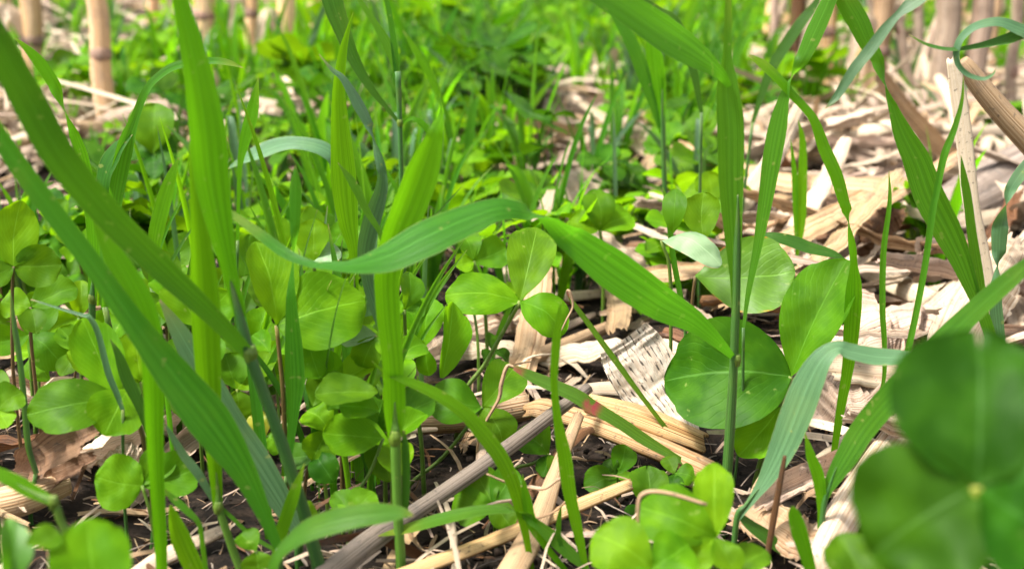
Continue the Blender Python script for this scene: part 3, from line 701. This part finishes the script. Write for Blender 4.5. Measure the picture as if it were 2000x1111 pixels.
stalk('weathered grey stick lying diagonally from the bottom edge to the centre', 'grey', '630,1130,52,12 735,1048,46,14 805,1003,34,16 974,887,32,24 1080,808,27,28 1150,757,22,32', name='dry_stick', flat=.7, sides=9, rough=.3)
strip('long brown-striped straw strip crossing the bottom centre under the grass', 'gold', '770,1120,30,8 902,1071,30,10 1010,1028,30,12 1125,981,30,14 1228,940,26,16')
strip('flat split stalk standing up from the bottom edge to the grey stick', 'straw', '985,1130,66,8 1046,1017,52,14 1082,927,36,20 1108,860,28,26 1130,806,24,30')
stalk('rounded tan corn stalk lying level behind the flat clover', 'straw', '740,812,56,12 795,815,58,12 840,818,58,12 930,810,60,12 1030,792,56,14')
leaf('white fan-shaped husk covered with black mould specks', 'spotted', '1350,858,44,12 1314,804,92,20 1275,748,132,30 1243,698,138,40 1220,660,112,48', name='spotted_husk', fold=-.15, wave=.06, tilt=25, yaw=0, crumple=.1, jag=0)
strip('golden ribbed husk with a frayed curled end, under the bitten blade', 'gold', '1030,790,30,20 1055,785,46,22 1110,800,44,20 1200,830,46,18 1290,865,50,14 1380,905,46,10', name='husk_strip')
strip('upper golden husk strip below the spotted fan', 'gold', '1160,778,40,26 1230,795,48,24 1300,820,50,20 1370,850,44,14', name='husk_strip')
strip('pale thin husk strip between the golden ones and the right stem', 'pale', '1100,760,22,20 1200,750,30,22 1290,765,40,20 1340,790,40,16', name='husk_strip')
strip('tall white corn strip standing up beside the curling blade on the right', 'cream', '1935,600,36 1917,494,34 1898,400,34 1882,252,34 1870,170,32 1862,118,26', Y=.60, name='corn_strip', tilt=5, fold=-.15)
stalk('hollow tan corn stalk bent down to the right from the top of the white strip', 'straw', '1878,120,30 1890,135,40 1920,175,46 1960,222,50 2010,275,54 2070,340,56', Y=.62, sides=14)
strip('cream split stalk lying behind the wavy thin blade', 'cream', '1662,495,48,25 1720,522,54,25 1790,555,54,22 1870,592,50,18', fold=-.7)
stalk('thick weathered corn stalk at the right edge with grey grooves', 'grey', '1850,425,110,30 1900,400,128,32 1960,368,136,34 2040,330,140,36 2120,290,140,36', sides=18, rough=.15)
leaf('rust-brown torn leaf standing in the dry pile right of centre', 'brown', '1638,505,44,20 1665,480,66,30 1700,450,74,40 1735,428,56,46 1765,415,20,50', tilt=20, fold=-.3)
leaf('large curled husk with a rolled edge behind the S-shaped blade', 'husk', '1560,640,70,14 1640,650,130,24 1720,620,150,34 1790,640,120,28 1840,690,70,16', name='corn_husk', tilt=45, fold=-.45)
leaf('brownish husk below the curled one, under the blue-green blade', 'husk', '1585,800,80,10 1640,760,140,18 1710,745,130,20 1780,720,70,14', name='corn_husk', tilt=45)
leaf('pale pink husk leaning up at the right edge behind the blurred clover', 'pale', '1830,790,80,10 1860,700,120,24 1910,600,130,40 1960,520,100,56 1985,470,40,66', name='corn_husk', tilt=25, fold=-.3)
strip('slender splintered pale straw running from lower right to the big husk', 'pale', '1470,985,24,8 1560,920,26,10 1646,858,26,12 1720,790,26,16 1800,715,22,20 1850,665,14,24')
stalk('broad pale flattened stalk in the lower right beside the fore clover', 'pale', '1600,1110,80,14 1640,1030,86,15 1696,935,82,16 1750,860,78,18 1800,790,70,20', flat=.6, sides=14, rough=.2)
strip('thin pale strip alongside the broad flattened stalk', 'husk', '1600,1030,24,18 1660,940,28,20 1714,870,22,22 1760,810,12,26')
leaf('ridged straw sheet low between the brown stem and the right stalk', 'straw', '1440,1000,50,8 1490,1010,84,12 1550,1035,92,12 1620,1065,70,8', name='corn_husk', tilt=55, wave=.08)
leaf('curled dark brown husk at the lower left with a frayed rim', 'darkhusk', '40,930,40,14 75,900,80,24 120,870,90,32 165,850,66,36 185,842,30,38', name='corn_husk', tilt=20, fold=.6, jag=.05, crumple=.2)
leaf('lower roll of the dark husk pile at the left', 'darkhusk', '60,960,50,8 110,935,64,16 160,910,50,22 185,895,24,26', name='corn_husk', tilt=25, fold=.7, jag=.05, crumple=.2)
leaf('pale wrinkled husk behind the round clover leaflet at the lower left', 'pale', '150,880,60,10 195,870,80,16 240,880,70,14 280,905,40,8', name='corn_husk', tilt=40)
stalk('ribbed brown stalk lying at the left edge near the bottom', 'straw', '-30,990,70,10 40,975,66,12 100,955,52,12 130,945,40,12', rough=.2)
strip('pale straw end lying at the bottom edge left of the centre', 'pale', '230,1140,34,6 300,1090,36,8 360,1060,34,10 430,1030,26,10')
stalk('dark brown stick behind the thin pale stalk on the far left', 'brown', '-20,622,24,8 60,640,28,10 155,650,24,8', name='dry_stick', rough=.2)
strip('brown straw crossing the shaded gap under the wide flat clover', 'husk', '20,720,20,6 80,800,26,8 150,830,26,8')
stalk('twig lying across the pale path far behind the sharp clover', 'straw', '980,330,18,20 1080,275,18,24 1190,208,16,30', name='dry_stick')
leaf('pale husk heap in the middle distance left of the broad upright blade', 'pale', '1040,400,60,10 1100,375,90,24 1160,345,90,28 1230,350,50,12', name='corn_husk')
leaf('blurred white husk lying toward the middle distance', 'cream', '1060,440,30,10 1110,410,50,14 1160,375,46,14 1200,330,26,10', name='corn_husk')
stalk('straight tan stalk under the central clover, running to the right', 'straw', '960,720,24,8 1060,690,30,10 1160,650,26,12 1230,620,20,12', name='dry_stick', flat=.6)
strip('thin straw lying level above the rounded tan stalk', 'pale', '1040,580,18,8 1120,572,22,10 1200,566,16,10')
strip('short tan straw in the shade under the central clover', 'husk', '1010,650,20,6 1080,640,24,8 1160,610,16,8')
stalk('brown dead stalk standing thin beside the blue-green arching blade', 'brown', '1496,1100,13 1512,1006,15 1527,923,12 1533,890,8', Y=.42, name='dead_stem', sides=7)
for lab, s, Yt in (('dry curly thread hanging from the bitten blade over the flat clover', '1003,716,7 990,716,8 979,750,9 974,779,8 949,823,6 934,862,6 931,905,4', .495),
                   ('short dry thread hanging from the red-flecked blade tip', '1107,567,7 1113,572,8 1119,598,5 1106,625,4 1096,646,2', .512),
                   ('looped dry thread on the soil under the grey stick', '950,925,4 1000,945,5 1060,955,5 1095,935,6 1112,965,5 1080,1000,5 1020,1020,4', .43),
                   ('pale dry tendril bent over the bottom clover', '1380,985,8 1300,962,9 1255,965,9 1246,1000,8 1248,1060,5', .36)):
    residue('dry_thread', lab, 'thread', s, 'thread', 'tube', Y=Yt, sides=6, rough=0)

# pile of husks and stalk pieces on the right, each its own thing
def litter_leaf(rnd, L, Wd, th, curl):
    """one dry leaf strip: long, creased along its ribs and buckled across"""
    P, n = [], 8
    a, bnd = rnd.uniform(0, 6.28), rnd.uniform(-.5, .5)
    kink = rnd.randint(2, 5); z = 0.0
    sl = rnd.uniform(-.15, .15)
    for i in range(n):
        s = i / (n - 1) - .5
        if i == kink: sl = rnd.uniform(-.5, .5)
        z += sl * L / n
        P.append(Vector((s * L, bnd * curl * L * s * s * 1.4, z)))
    W = [Wd * max(.25, (.55 + .45 * math.sin(math.pi * (.1 + .8 * i / (n - 1)))) * rnd.uniform(.88, 1.08)) for i in range(n)]
    g = Geo()
    ribbon(g, P, W, normals=np.array((rnd.uniform(-.2, .2), rnd.uniform(-.5, .5), 1.)), fold=rnd.uniform(-.9, .9), across=15, n=7, wave=rnd.uniform(.05, .15), twist=False, rnd=rnd, jag=.12, crumple=rnd.uniform(.2, .5))
    V = np.array(g.v).reshape(-1, 15, 3)                # corrugation along the ribs
    off = np.array([rnd.uniform(-1, 1) for _ in range(15)]); f1, p1 = rnd.uniform(3, 7), rnd.uniform(0, 6)
    tt = np.linspace(0, 1, V.shape[0])[:, None]
    V[:, :, 2] += Wd * .07 * off[None, :] * (1 + .8 * np.sin(tt * f1 + p1 + np.arange(15)[None, :] * .4))
    g.v = [tuple(p) for p in V.reshape(-1, 3)]
    return g
pr = random.Random(21)
HUSK = []
for i, mt in enumerate(('husk', 'pale', 'husk', 'straw', 'pale', 'brown', 'cream', 'husk', 'pale', 'straw', 'husk', 'pale')):
    g = litter_leaf(pr, pr.uniform(.11, .25), pr.uniform(.006, .019), .5, pr.uniform(.3, 1))
    V, Fc, UV, T = g.arrays(); HUSK.append(mesh_from('dry_corn_leaf', V, Fc, UV, T, M[mt]))
def put_husk(px, py, z, label, group):
    p = at_z(px, py, z)
    o = bpy.data.objects.new('dry_corn_leaf', pr.choice(HUSK)); COL.objects.link(o)
    o.location = p; o.rotation_euler = (pr.uniform(-.7, .9), pr.uniform(-.3, .3), pr.choice((pr.uniform(.3, 1.3), pr.uniform(3.5, 4.4), pr.uniform(-.6, .4), pr.uniform(0, 6.28))))
    tag(o, label, 'dry leaf', group)
for i in range(80):
    px, py = pr.uniform(1380, 2060), pr.uniform(255, 560)
    put_husk(px, py, pr.uniform(.008, .035), 'dry crumpled corn leaf in the pale residue pile on the right', 'dry leaves in the residue pile')
for i in range(26):
    px, py = pr.uniform(1640, 2040), pr.uniform(590, 960)
    put_husk(px, py, pr.uniform(.004, .016), 'dry corn leaf lying among the straw behind the big blurred clover', 'dry leaves at lower right')
for i in range(14):
    px, py = pr.uniform(850, 1330), pr.uniform(520, 730)
    put_husk(px, py, pr.uniform(.0, .006), 'dry corn leaf on the dark soil around the grey stick', 'dry leaves around the grey stick')
HUSK = [h for h in HUSK if h.materials[0] in (M['brown'], M['husk'], M['straw'])]  # pale colours dropped: darker leaves stand in for shaded litter
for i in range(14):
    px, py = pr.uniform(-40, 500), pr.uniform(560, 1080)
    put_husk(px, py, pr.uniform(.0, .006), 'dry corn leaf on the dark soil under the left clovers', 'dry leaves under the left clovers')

# ------------------------------------------------------------------ standing corn stubble
def cane(px, ytop, ybase, wpx, lean, label, group=None, seed=0, nodey=None, mat='cane'):
    rnd = random.Random(seed)
    b = at_z(px, ybase, 0); k = mpp(b); r = wpx * k * .5
    topz = .05 + max(.0, at_y(px, ytop, b.y).z)
    e = empty('corn_stubble', b, label, 'corn stubble', group)
    nz = at_y(px, nodey, b.y).z if nodey is not None else rnd.uniform(.5, .8) * topz
    P, rr = [], []
    for i in range(15):
        z = -.01 + (topz + .01) * i / 14
        P.append(Vector((b.x + lean * z + .0015 * math.sin(i), b.y + .02 * lean * z, z))); rr.append(r * .88 * (1.06 - .1 * i / 14))
    g = Geo(); tube(g, P, rr, 14, 2, rough=.12, rnd=rnd); obj('stalk', g, mat, e, b)
    p = Vector((b.x + lean * nz, b.y, nz)); d = Vector((lean * .008, 0, .006))
    g = Geo(); tube(g, [p - d, p - d * .4, p + d * .3, p + d], [r * .89, r * .99, r * .97, r * .88], 14, 2); obj('node', g, 'canenode', e, b)
    if rnd.random() < .6:
        a = rnd.choice((-1, 1))
        g = Geo(); ribbon(g, [p, p + Vector((a * r * 1.2, -r, .03)), p + Vector((a * r * 2, -r * 1.2, .02)), p + Vector((a * r * 3, -r, -.03))], [r * 1.2, r * 1.4, r, r * .3], twist=False, wave=.3, rnd=rnd)
        obj('sheath', g, 'pale', e, b)
    return e
cane(72, -60, 235, 46, .02, 'tan corn stubble stalk nearest the left edge', seed=1, nodey=80)
cane(213, -60, 285, 43, -.02, 'tan corn stubble stalk with dark joint, second from the left edge', seed=2, nodey=105)
cane(402, -60, 190, 44, .03, 'greyish stubble stalk behind the tall bright blade', seed=3, nodey=30)
cane(497, -60, 170, 28, .0, 'thin orange stubble stalk right of the tall bright blade', seed=4, nodey=25)
cane(560, -60, 195, 40, .02, 'dull stubble stalk leaning behind the sharp upright blade', seed=5, nodey=80)
cane(1545, -60, 190, 34, .02, 'dark-based stubble stalk behind the V of crossing blades', seed=6, nodey=110, mat='brown')
cane(1612, -60, 235, 36, -.04, 'orange stubble stalk right of the V of crossing blades', seed=7, nodey=60, mat='gold')
cane(1700, -60, 240, 46, .05, 'thick brownish stubble stalk behind the crossing blades at upper right', seed=8, nodey=100, mat='straw')
cane(1838, -60, 270, 54, -.02, 'broad pale stubble stalk left of the bluish hook', seed=9, nodey=200, mat='husk')
cane(1893, -60, 270, 48, .02, 'broad stubble stalk inside the bluish hook', seed=10, nodey=190, mat='husk')
cane(1966, -60, 260, 24, .0, 'thin grey stubble stalk right of the bluish hook', seed=11, nodey=140, mat='husk')
cane(1795, -60, 240, 20, -.28, 'thin leaning dry stalk left of the broad pale stubble', seed=12, nodey=60, mat='husk')
cane(1505, -60, 150, 34, .0, 'far stubble stalk left of the dark-based one', seed=13)
cane(300, -60, 120, 26, .05, 'small far stubble stalk between the two tan ones and the tall blade', seed=14)
cane(620, -60, 120, 30, -.03, 'far stubble stalk just left of the tall dark stem', seed=15)
ck = random.Random(9)
for i, x in enumerate((1485, 1522, 1575, 1590, 1640, 1668, 1728, 1752, 1775, 1815, 1930, 1992, 2030)):
    cane(x + ck.uniform(-6, 6), -80, ck.uniform(130, 250), ck.uniform(10, 24), ck.uniform(-.3, .3), 'thin dry stem among the stubble stalks at upper right', 'thin dry stems at upper right', seed=40 + i, mat=ck.choice(('husk', 'brown', 'cane', 'straw')))
cr_ = random.Random(5)
for i in range(140):
    row = cr_.choice((-1.55, -.8, .75, 1.5, 2.2, -2.3, -.05, .45))
    Y = cr_.uniform(2.3, 7.5)
    x = row * (1 + .0) + cr_.uniform(-.06, .06)
    px, py = to_px((x, Y, 0))
    if not (-150 < px < 2150): continue
    if 880 < px < 1330 and Y < 4.5: continue
    cane(px, -160, py, cr_.uniform(.016, .024) / mpp(Vector((x, Y, 0))), cr_.uniform(-.12, .12), 'blurred tan stubble stalk in the far rows along the top of the picture', 'far stubble rows', seed=100 + i)

# ------------------------------------------------------------------ lower plants in the middle distance and beyond
def proto_tuft(rnd, n, h):
    g = Geo()
    for i in range(n):
        a = rnd.uniform(0, 6.28); L = h * rnd.uniform(.6, 1.1); lean = rnd.uniform(.08, .5); wd = rnd.uniform(.004, .009)
        d = Vector((math.cos(a), math.sin(a), 0)); P = []
        dr = rnd.uniform(0, 1.0)
        for k in range(6):
            s = k / 5
            P.append(d * (.003 + L * lean * (s ** 1.6)) + Vector((0, 0, L * (s - dr * .55 * s ** 3))))
        ribbon(g, P, [wd * .5, wd * .8, wd, wd, wd * .7, wd * .05], normals=np.array((-d.x, -d.y, .6)) if rnd.random() < .6 else np.array((d.y, -d.x, .4)), fold=rnd.uniform(.1, .35), across=5, n=2, twist=False, rnd=rnd, t=rnd.random())
    return g
def proto_clover(rnd, n, h, sz):
    lf, st = Geo(), Geo()
    for i in range(n):
        a = rnd.uniform(0, 6.28); r = rnd.uniform(.0, .35) * h + .004; hh = h * rnd.uniform(.55, 1.1)
        B = Vector((math.cos(a) * r, math.sin(a) * r, hh))
        tube(st, [Vector((0, 0, -.004)), Vector((B.x * .4, B.y * .4, hh * .6)), B], [.0009, .0008, .0006], 5, 2)
        nr = Vector((rnd.uniform(-.6, .6), rnd.uniform(-.9, .3), 1)).normalized()
        a0 = rnd.uniform(0, 6.28); s2 = sz * rnd.uniform(.7, 1.2); fd = rnd.uniform(.05, .5)
        q = nr.to_track_quat('Z', 'Y')
        for k in range(3):
            t = q @ Vector((math.cos(a0 + k * 2.094), math.sin(a0 + k * 2.094), rnd.uniform(-.2, .35)))
            lg = leaflet_geo(B, B + t * s2, s2 * rnd.uniform(.75, .95), nr, fold=fd, bow=rnd.uniform(-.05, .1), rnd=rnd, across=5, t=rnd.random(), seg=1)
            b = len(lf.v); lf.v += lg.v; lf.uv += lg.uv; lf.tint += lg.tint; lf.f += [tuple(x + b for x in f) for f in lg.f]
    return lf, st
qr = random.Random(11)
TUFT = [proto_tuft(qr, qr.randint(5, 9), qr.uniform(.10, .18)) for _ in range(8)]
CLOV = [proto_clover(qr, qr.randint(3, 6), qr.uniform(.035, .065), qr.uniform(.018, .025)) for _ in range(8)]
def green(px, py):
    """how leafy the ground is at this place of the field (0..1)"""
    if py < 130:
        if px < 600: return .1
        if px < 900: return .35
        if px < 1330: return 1.0
        if px < 1480: return .7
        return .4
    if py < 310:
        if px < 200: return .12
        if px < 620: return .34
        if px < 1010: return 1.0
        if px < 1250: return .6 if py < 180 else .1
        if px < 1480: return .35
        return .08
    if py < 460:
        if px < 180: return .3
        if px < 1000: return .9
        if px < 1120: return .1
        if px < 1420: return .4
        return .03
    if py < 640:
        if px < 150: return .35
        if px < 860: return .8
        if px < 1100: return .3
        if px < 1420: return .35
        return .03
    return .25 if px < 800 else .04
# individual plants up to about 1.35 m
TM = [mesh_from('grass_tuft', *g.arrays(), M[('mid', 'bright', 'mid', 'bright', 'mid', 'blue', 'bright', 'mid')[i % 8]]) for i, g in enumerate(TUFT)]
CM = []
for i, (lf, st) in enumerate(CLOV):
    CM.append((mesh_from('leaves', *lf.arrays(), M[('clover', 'clovermid', 'clover', 'clovermid', 'cloverdark')[i % 5]]), mesh_from('stalks', *st.arrays(), M['petiole'])))
nt_, nc_ = 0, 0
def where(px, py):
    if px < 330: return 'left of the tall bright blade'
    if px < 640: return 'between the tall bright blade and the sharp upright one'
    if px < 1010: return 'behind the broad centre blade'
    if px < 1420: return 'between the arching blade and the stubble'
    return 'in the residue on the right'
tries = 0
while tries < 2600 and (nt_ < 150 or nc_ < 120):
    tries += 1
    Y = qr.uniform(.66, 1.4); x = qr.uniform(-.42, .42) * Y * 1.05
    px, py = to_px((x, Y, 0))
    if qr.random() > green(px, py): continue
    if px < 300 and Y > .88 and qr.random() < .85: continue
    if qr.random() < (.62 if px < 1050 else .35) and nt_ < 150:
        nt_ += 1
        o = bpy.data.objects.new('grass_tuft', qr.choice(TM)); COL.objects.link(o)
        o.location = (x, Y, 0); o.rotation_euler = (0, 0, qr.uniform(0, 6.28)); s = qr.uniform(.5, 1.0) * (.8 if Y < .8 else 1) * (.5 if px < 620 and Y > .85 else 1); o.scale = (s, s, s)
        tag(o, 'small soft-focus grass tuft ' + where(px, py), 'grass tuft', 'grass tufts ' + where(px, py))
    elif nc_ < 120:
        nc_ += 1
        a, b = qr.choice(CM)
        o = bpy.data.objects.new('clover_clump', a); COL.objects.link(o)
        o.location = (x, Y, 0); o.rotation_euler = (0, 0, qr.uniform(0, 6.28)); s = qr.uniform(.7, 1.15); o.scale = (s, s, s)
        tag(o, 'small soft-focus clover clump ' + where(px, py), 'clover', 'clover clumps ' + where(px, py))
        c = bpy.data.objects.new('stalk', b); COL.objects.link(c); c.parent = o

# small plants crowding the front, between and behind the traced ones
fr = random.Random(77)
NEARC = []
for i, (word, mt) in enumerate((('bright', 'clover'), ('green', 'clovermid'), ('dark', 'cloverdark'), ('folded', 'clover'), ('broad', 'clovermid'))):
    for v in range(3):
        h = fr.uniform(.018, .05); B = Vector((fr.uniform(-.008, .008), fr.uniform(-.008, .004), h))
        g = Geo(); tube(g, [Vector((0, 0, -.005)), Vector((B.x * .2, B.y * .3, h * .55)), B], [.0008, .0007, .0006], 6, 4)
        st = mesh_from('stalk', *g.arrays(), M['petiolered' if v == 0 else 'petiole'])
        nr = Vector((fr.uniform(-.5, .5), fr.uniform(-1.1, -.3), fr.uniform(.4, 1))).normalized(); q = nr.to_track_quat('Z', 'Y')
        a0 = fr.uniform(0, 6.28); sz = fr.uniform(.011, .018) * (1.2 if word == 'broad' else 1); ls = []
        for k in range(3):
            t = q @ Vector((math.cos(a0 + k * 2.094), math.sin(a0 + k * 2.094), fr.uniform(-.15, .3)))
            lg = leaflet_geo(B, B + t * sz, sz * fr.uniform(.68, .92), nr, fold=.7 if word == 'folded' else fr.uniform(.1, .5), bow=fr.uniform(-.08, .2), rnd=fr, prof=PROUND if fr.random() < .25 else None)
            ls.append(mesh_from('leaflet', *lg.arrays(), M[mt]))
        NEARC.append((word, st, ls))
NEARB = []
for i in range(10):
    g = Geo(); L = fr.uniform(.035, .10); a = fr.uniform(0, 6.28); ln = fr.uniform(.05, .45); d = Vector((math.cos(a), math.sin(a), 0))
    P = [d * (L * ln * (k / 5) ** 1.7) + Vector((0, 0, -.004 + L * (k / 5 - .3 * ln * (k / 5) ** 3))) for k in range(6)]
    wd = fr.uniform(.0018, .0042)
    ribbon(g, P, [wd * .6, wd * .9, wd, wd * .9, wd * .6, wd * .06], normals=np.array((d.y, -abs(d.x) - .3, .3)), fold=fr.uniform(.15, .5), across=7, n=4, twist=False, rnd=fr)
    NEARB.append((('bright', 'mid', 'mid', 'dark', 'blue')[i % 5], mesh_from('grass_blade', *g.arrays(), M[('bright', 'mid', 'mid', 'dark', 'blue')[i % 5]])))
TALL = []
for i in range(12):
    g = Geo(); L = fr.uniform(.08, .17); a = fr.uniform(0, 6.28); ln = fr.uniform(.05, .4); d = Vector((math.cos(a), math.sin(a), 0))
    P = [d * (L * ln * (k / 6) ** 1.8) + Vector((0, 0, -.004 + L * (k / 6 - .35 * ln * (k / 6) ** 3))) for k in range(7)]
    wd = fr.uniform(.003, .0062)
    ribbon(g, P, [wd * .45, wd * .6, wd * .9, wd, wd * .9, wd * .6, wd * .05], normals=np.array((d.y + fr.uniform(-.4, .4), -abs(d.x) - .2, .2)), fold=fr.uniform(.15, .45), across=7, n=4, twist=False, rnd=fr)
    mt = ('bright', 'mid', 'mid', 'bright', 'dark', 'blue')[i % 6]
    TALL.append((mt, mesh_from('grass_shoot', *g.arrays(), M[mt])))
def spot(px):
    if px < 170: return 'at the left edge'
    if px < 330: return 'around the left vertical blade'
    if px < 480: return 'at the foot of the tall bright blade'
    if px < 640: return 'beside the bent stem'
    if px < 800: return 'around the centre stem'
    if px < 1000: return 'near the flat clover'
    if px < 1300: return 'near the straw strips'
    return 'around the right stem'
for i in range(30):
    Y = fr.uniform(.47, .66); px = fr.uniform(500, 780); p = at_y(px, 700, Y); word, me = fr.choice(NEARB)
    wd_ = {'bright': 'bright', 'mid': 'green', 'dark': 'dark', 'blue': 'bluish'}[word]; q = fr.uniform(.8, 1.5)
    o = bpy.data.objects.new('grass_shoot', me); COL.objects.link(o); o.location = (p.x, Y, 0); o.rotation_euler = (0, 0, fr.uniform(-.7, .7)); o.scale = (q, q, q)
    tag(o, 'thin short %s grass blade sprouting %s' % (wd_, spot(px)), 'grass blade', 'thin %s blades %s' % (wd_, spot(px)))
nn = 0
while nn < 105:
    Y = fr.uniform(.45, .76); px = fr.uniform(-30, 1060)
    if px < 480 and Y < .53 or px > 840 and Y < .6: continue
    if px > 820 and fr.random() < .72: continue
    p = at_y(px, 700, Y); x = p.x
    nn += 1; s = fr.uniform(.8, 1.25); wh = spot(px)
    if fr.random() < .6:
        word, st, ls = fr.choice(NEARC)
        e = empty('clover_plant', (x, Y, 0), 'small %s clover %s, low among the straw' % (word, wh), 'clover', 'small %s clovers %s' % (word, wh))
        e.rotation_euler = (0, 0, fr.uniform(-.8, .8)); e.scale = (s, s, s)
        for nm, me in [('stalk', st)] + [('leaflet', l) for l in ls]:
            c = bpy.data.objects.new(nm, me); COL.objects.link(c); c.parent = e
    else:
        word, me = fr.choice(NEARB); wd_ = {'bright': 'bright', 'mid': 'green', 'dark': 'dark', 'blue': 'bluish'}[word]
        o = bpy.data.objects.new('grass_shoot', me); COL.objects.link(o); o.location = (x, Y, 0); o.rotation_euler = (0, 0, fr.uniform(-.7, .7)); o.scale = (s, s, s)
        tag(o, 'thin short %s grass blade sprouting %s' % (wd_, wh), 'grass blade', 'thin %s blades %s' % (wd_, wh))

for i in range(70):
    Y = fr.uniform(.5, 1.15); px = fr.choice((fr.uniform(120, 1010), fr.uniform(330, 1000), fr.uniform(330, 1000), fr.uniform(1130, 1450)))
    if px < 330 and Y > .8 or px > 840 and Y < .76: continue
    p = at_y(px, 600, Y); word, me = fr.choice(TALL); wd_ = {'bright': 'bright', 'mid': 'green', 'dark': 'dark', 'blue': 'bluish'}[word]
    o = bpy.data.objects.new('grass_shoot', me); COL.objects.link(o); o.location = (p.x, Y, 0); o.rotation_euler = (0, 0, fr.uniform(-.8, .8)); q = fr.uniform(.55, .95); o.scale = (q, q, q)
    tag(o, 'slender upright %s grass blade %s' % (wd_, where(px, 500)), 'grass blade', 'slender %s blades %s' % (wd_, where(px, 500)))

DKC = [c for c in CM if c[0].materials[0] == M['cloverdark']]  # deep green clumps only
for i in range(16):
    p = at_z(fr.uniform(890, 1050), fr.uniform(190, 320), 0); a, b = fr.choice(DKC)
    o = bpy.data.objects.new('clover_clump', a); COL.objects.link(o); q = fr.uniform(1.0, 1.5)
    o.location = (p.x, p.y, 0); o.rotation_euler = (0, 0, fr.uniform(0, 6.28)); o.scale = (q, q, q)
    tag(o, 'tall dark clover clump in the dark patch at top centre', 'clover', 'dark clover patch at top centre')
    c = bpy.data.objects.new('stalk', b); COL.objects.link(c); c.parent = o

def scatter(name, protos, mat, items, label, cat):
    """one mesh from many small transformed copies: ground cover nobody could count"""
    Vs, Fs, Us, Ts = [], [], [], []; off = 0
    arr = [g.arrays() for g in protos]
    for k, x, y, z, rot, s in items:
        V, Fc, UV, T = arr[k]
        A = np.array(rot, np.float32) * s
        Vs.append(V @ A.T + np.array((x, y, z), np.float32)); Fs.append(Fc + off); Us.append(UV); Ts.append(np.mod(T + (x * 13.7 + y * 7.3) % 1, 1)); off += len(V)
    o = bpy.data.objects.new(name, mesh_from(name, np.concatenate(Vs), np.concatenate(Fs), np.concatenate(Us), np.concatenate(Ts), M[mat]))
    COL.objects.link(o); o['kind'] = 'stuff'; o['label'] = label; o['category'] = cat
def rotz(a): return Matrix.Rotation(a, 3, 'Z')
far_g = {'mid': [], 'bright': [], 'blue': []}; far_c = {'clover': [], 'clovermid': []}
for i in range(6000):
    Y = 1.4 + 5.6 * qr.random() ** 1.5; x = qr.uniform(-.42, .42) * Y * 1.1
    px, py = to_px((x, Y, 0))
    if qr.random() > green(px, py): continue
    if qr.random() < .8: far_g[qr.choice(('mid', 'bright', 'bright', 'mid', 'bright', 'blue'))].append((qr.randrange(8), x, Y, 0, rotz(qr.uniform(0, 6.28)), qr.uniform(.5, 1.1)))
    else: far_c[qr.choice(('clover', 'clovermid'))].append((qr.randrange(8), x, Y, 0, rotz(qr.uniform(0, 6.28)), qr.uniform(1.0, 1.7)))
for k, it in far_g.items():
    if it: scatter('grass', TUFT, k, it, 'blurred young grass covering the far field', 'grass')
for k, it in far_c.items():
    if it: scatter('clover_ground_cover', [c[0] for c in CLOV], k, it, 'blurred clover cover between the far stubble', 'ground cover')

# straw litter
lr = random.Random(31)
LIT = []
for i in range(14):
    g = Geo(); L = lr.uniform(.015, .07); Wd = lr.uniform(.001, .0055); c = lr.uniform(-.3, .3)
    P = [Vector(((s - .5) * L, c * L * (s - .5) ** 2, lr.uniform(-.002, .002) + .08 * L * math.sin(s * 3))) for s in (0, .33, .66, 1)]
    ribbon(g, P, [Wd * .7, Wd, Wd, Wd * .5], normals=np.array((0, lr.uniform(-.4, .4), 1.)), fold=lr.uniform(-.8, .5), across=5, n=2, twist=False, rnd=lr, jag=.2)
    LIT.append(g)
def litter(name, n, y0, y1, pw, zmax, smin, smax, dens, mats, label):
    items = {m: [] for m in mats}
    for i in range(n):
        Y = y0 + (y1 - y0) * lr.random() ** pw; x = lr.uniform(-.45, .45) * Y * 1.1
        px, py = to_px((x, Y, 0))
        if lr.random() > dens(px, py): continue
        rot = Matrix.Rotation(lr.uniform(0, 6.28), 3, 'Z') @ Matrix.Rotation(lr.gauss(0, .35), 3, 'Y') @ Matrix.Rotation(lr.gauss(0, .5), 3, 'X')
        items[lr.choice(mats)].append((lr.randrange(14), x, Y, lr.uniform(.0, zmax), rot, lr.uniform(smin, smax)))
    for m in set(mats):
        if items[m]: scatter(name, LIT, m, items[m], label, 'litter')
litter('straw_litter', 2600, .36, 1.4, 1.2, .010, .5, 1.3, lambda x, y: (.4 if x > 1300 else 1.0 if y < 560 else .28), ('husk', 'straw', 'brown', 'pale', 'cream'), 'loose broken straw and leaf crumbs over the soil')
litter('straw_chaff', 5500, .36, .95, 1.2, .004, .10, .38, lambda x, y: 1.0, ('husk', 'brown', 'straw', 'grey'), 'fine chaff and crumbled leaf bits strewn over the dark soil')
litter('straw_litter', 10000, 1.2, 7, 1.5, .03, 1.2, 3.4, lambda x, y: 1.0, ('pale', 'cream', 'straw', 'husk', 'pale'), 'blurred pale straw litter over the far field')

# crumbs of soil
LUMP = []
for i in range(6):
    g = Geo(); rows = []
    k = [lr.uniform(.6, 1.2) for _ in range(64)]
    for a in range(5):
        th = math.pi * a / 4; rows.append([Vector((math.sin(th) * math.cos(6.2832 * b / 7), math.sin(th) * math.sin(6.2832 * b / 7), .7 * math.cos(th))) * k[(a * 7 + b % 7) if 0 < a < 4 else a] for b in range(8)])
    g.grid(rows); LUMP.append(g)
it = []
for i in range(5200):
    Y = .36 + .7 * lr.random() ** 1.3; x = lr.uniform(-.45, .45) * Y * 1.1
    it.append((lr.randrange(6), x, Y, lr.uniform(-.007, .0), rotz(lr.uniform(0, 6.28)), .0006 + .0024 * lr.random() ** 4))
scatter('soil_crumbs', LUMP, 'soil', it, 'dark soil crumbs and clods under the straw', 'soil')
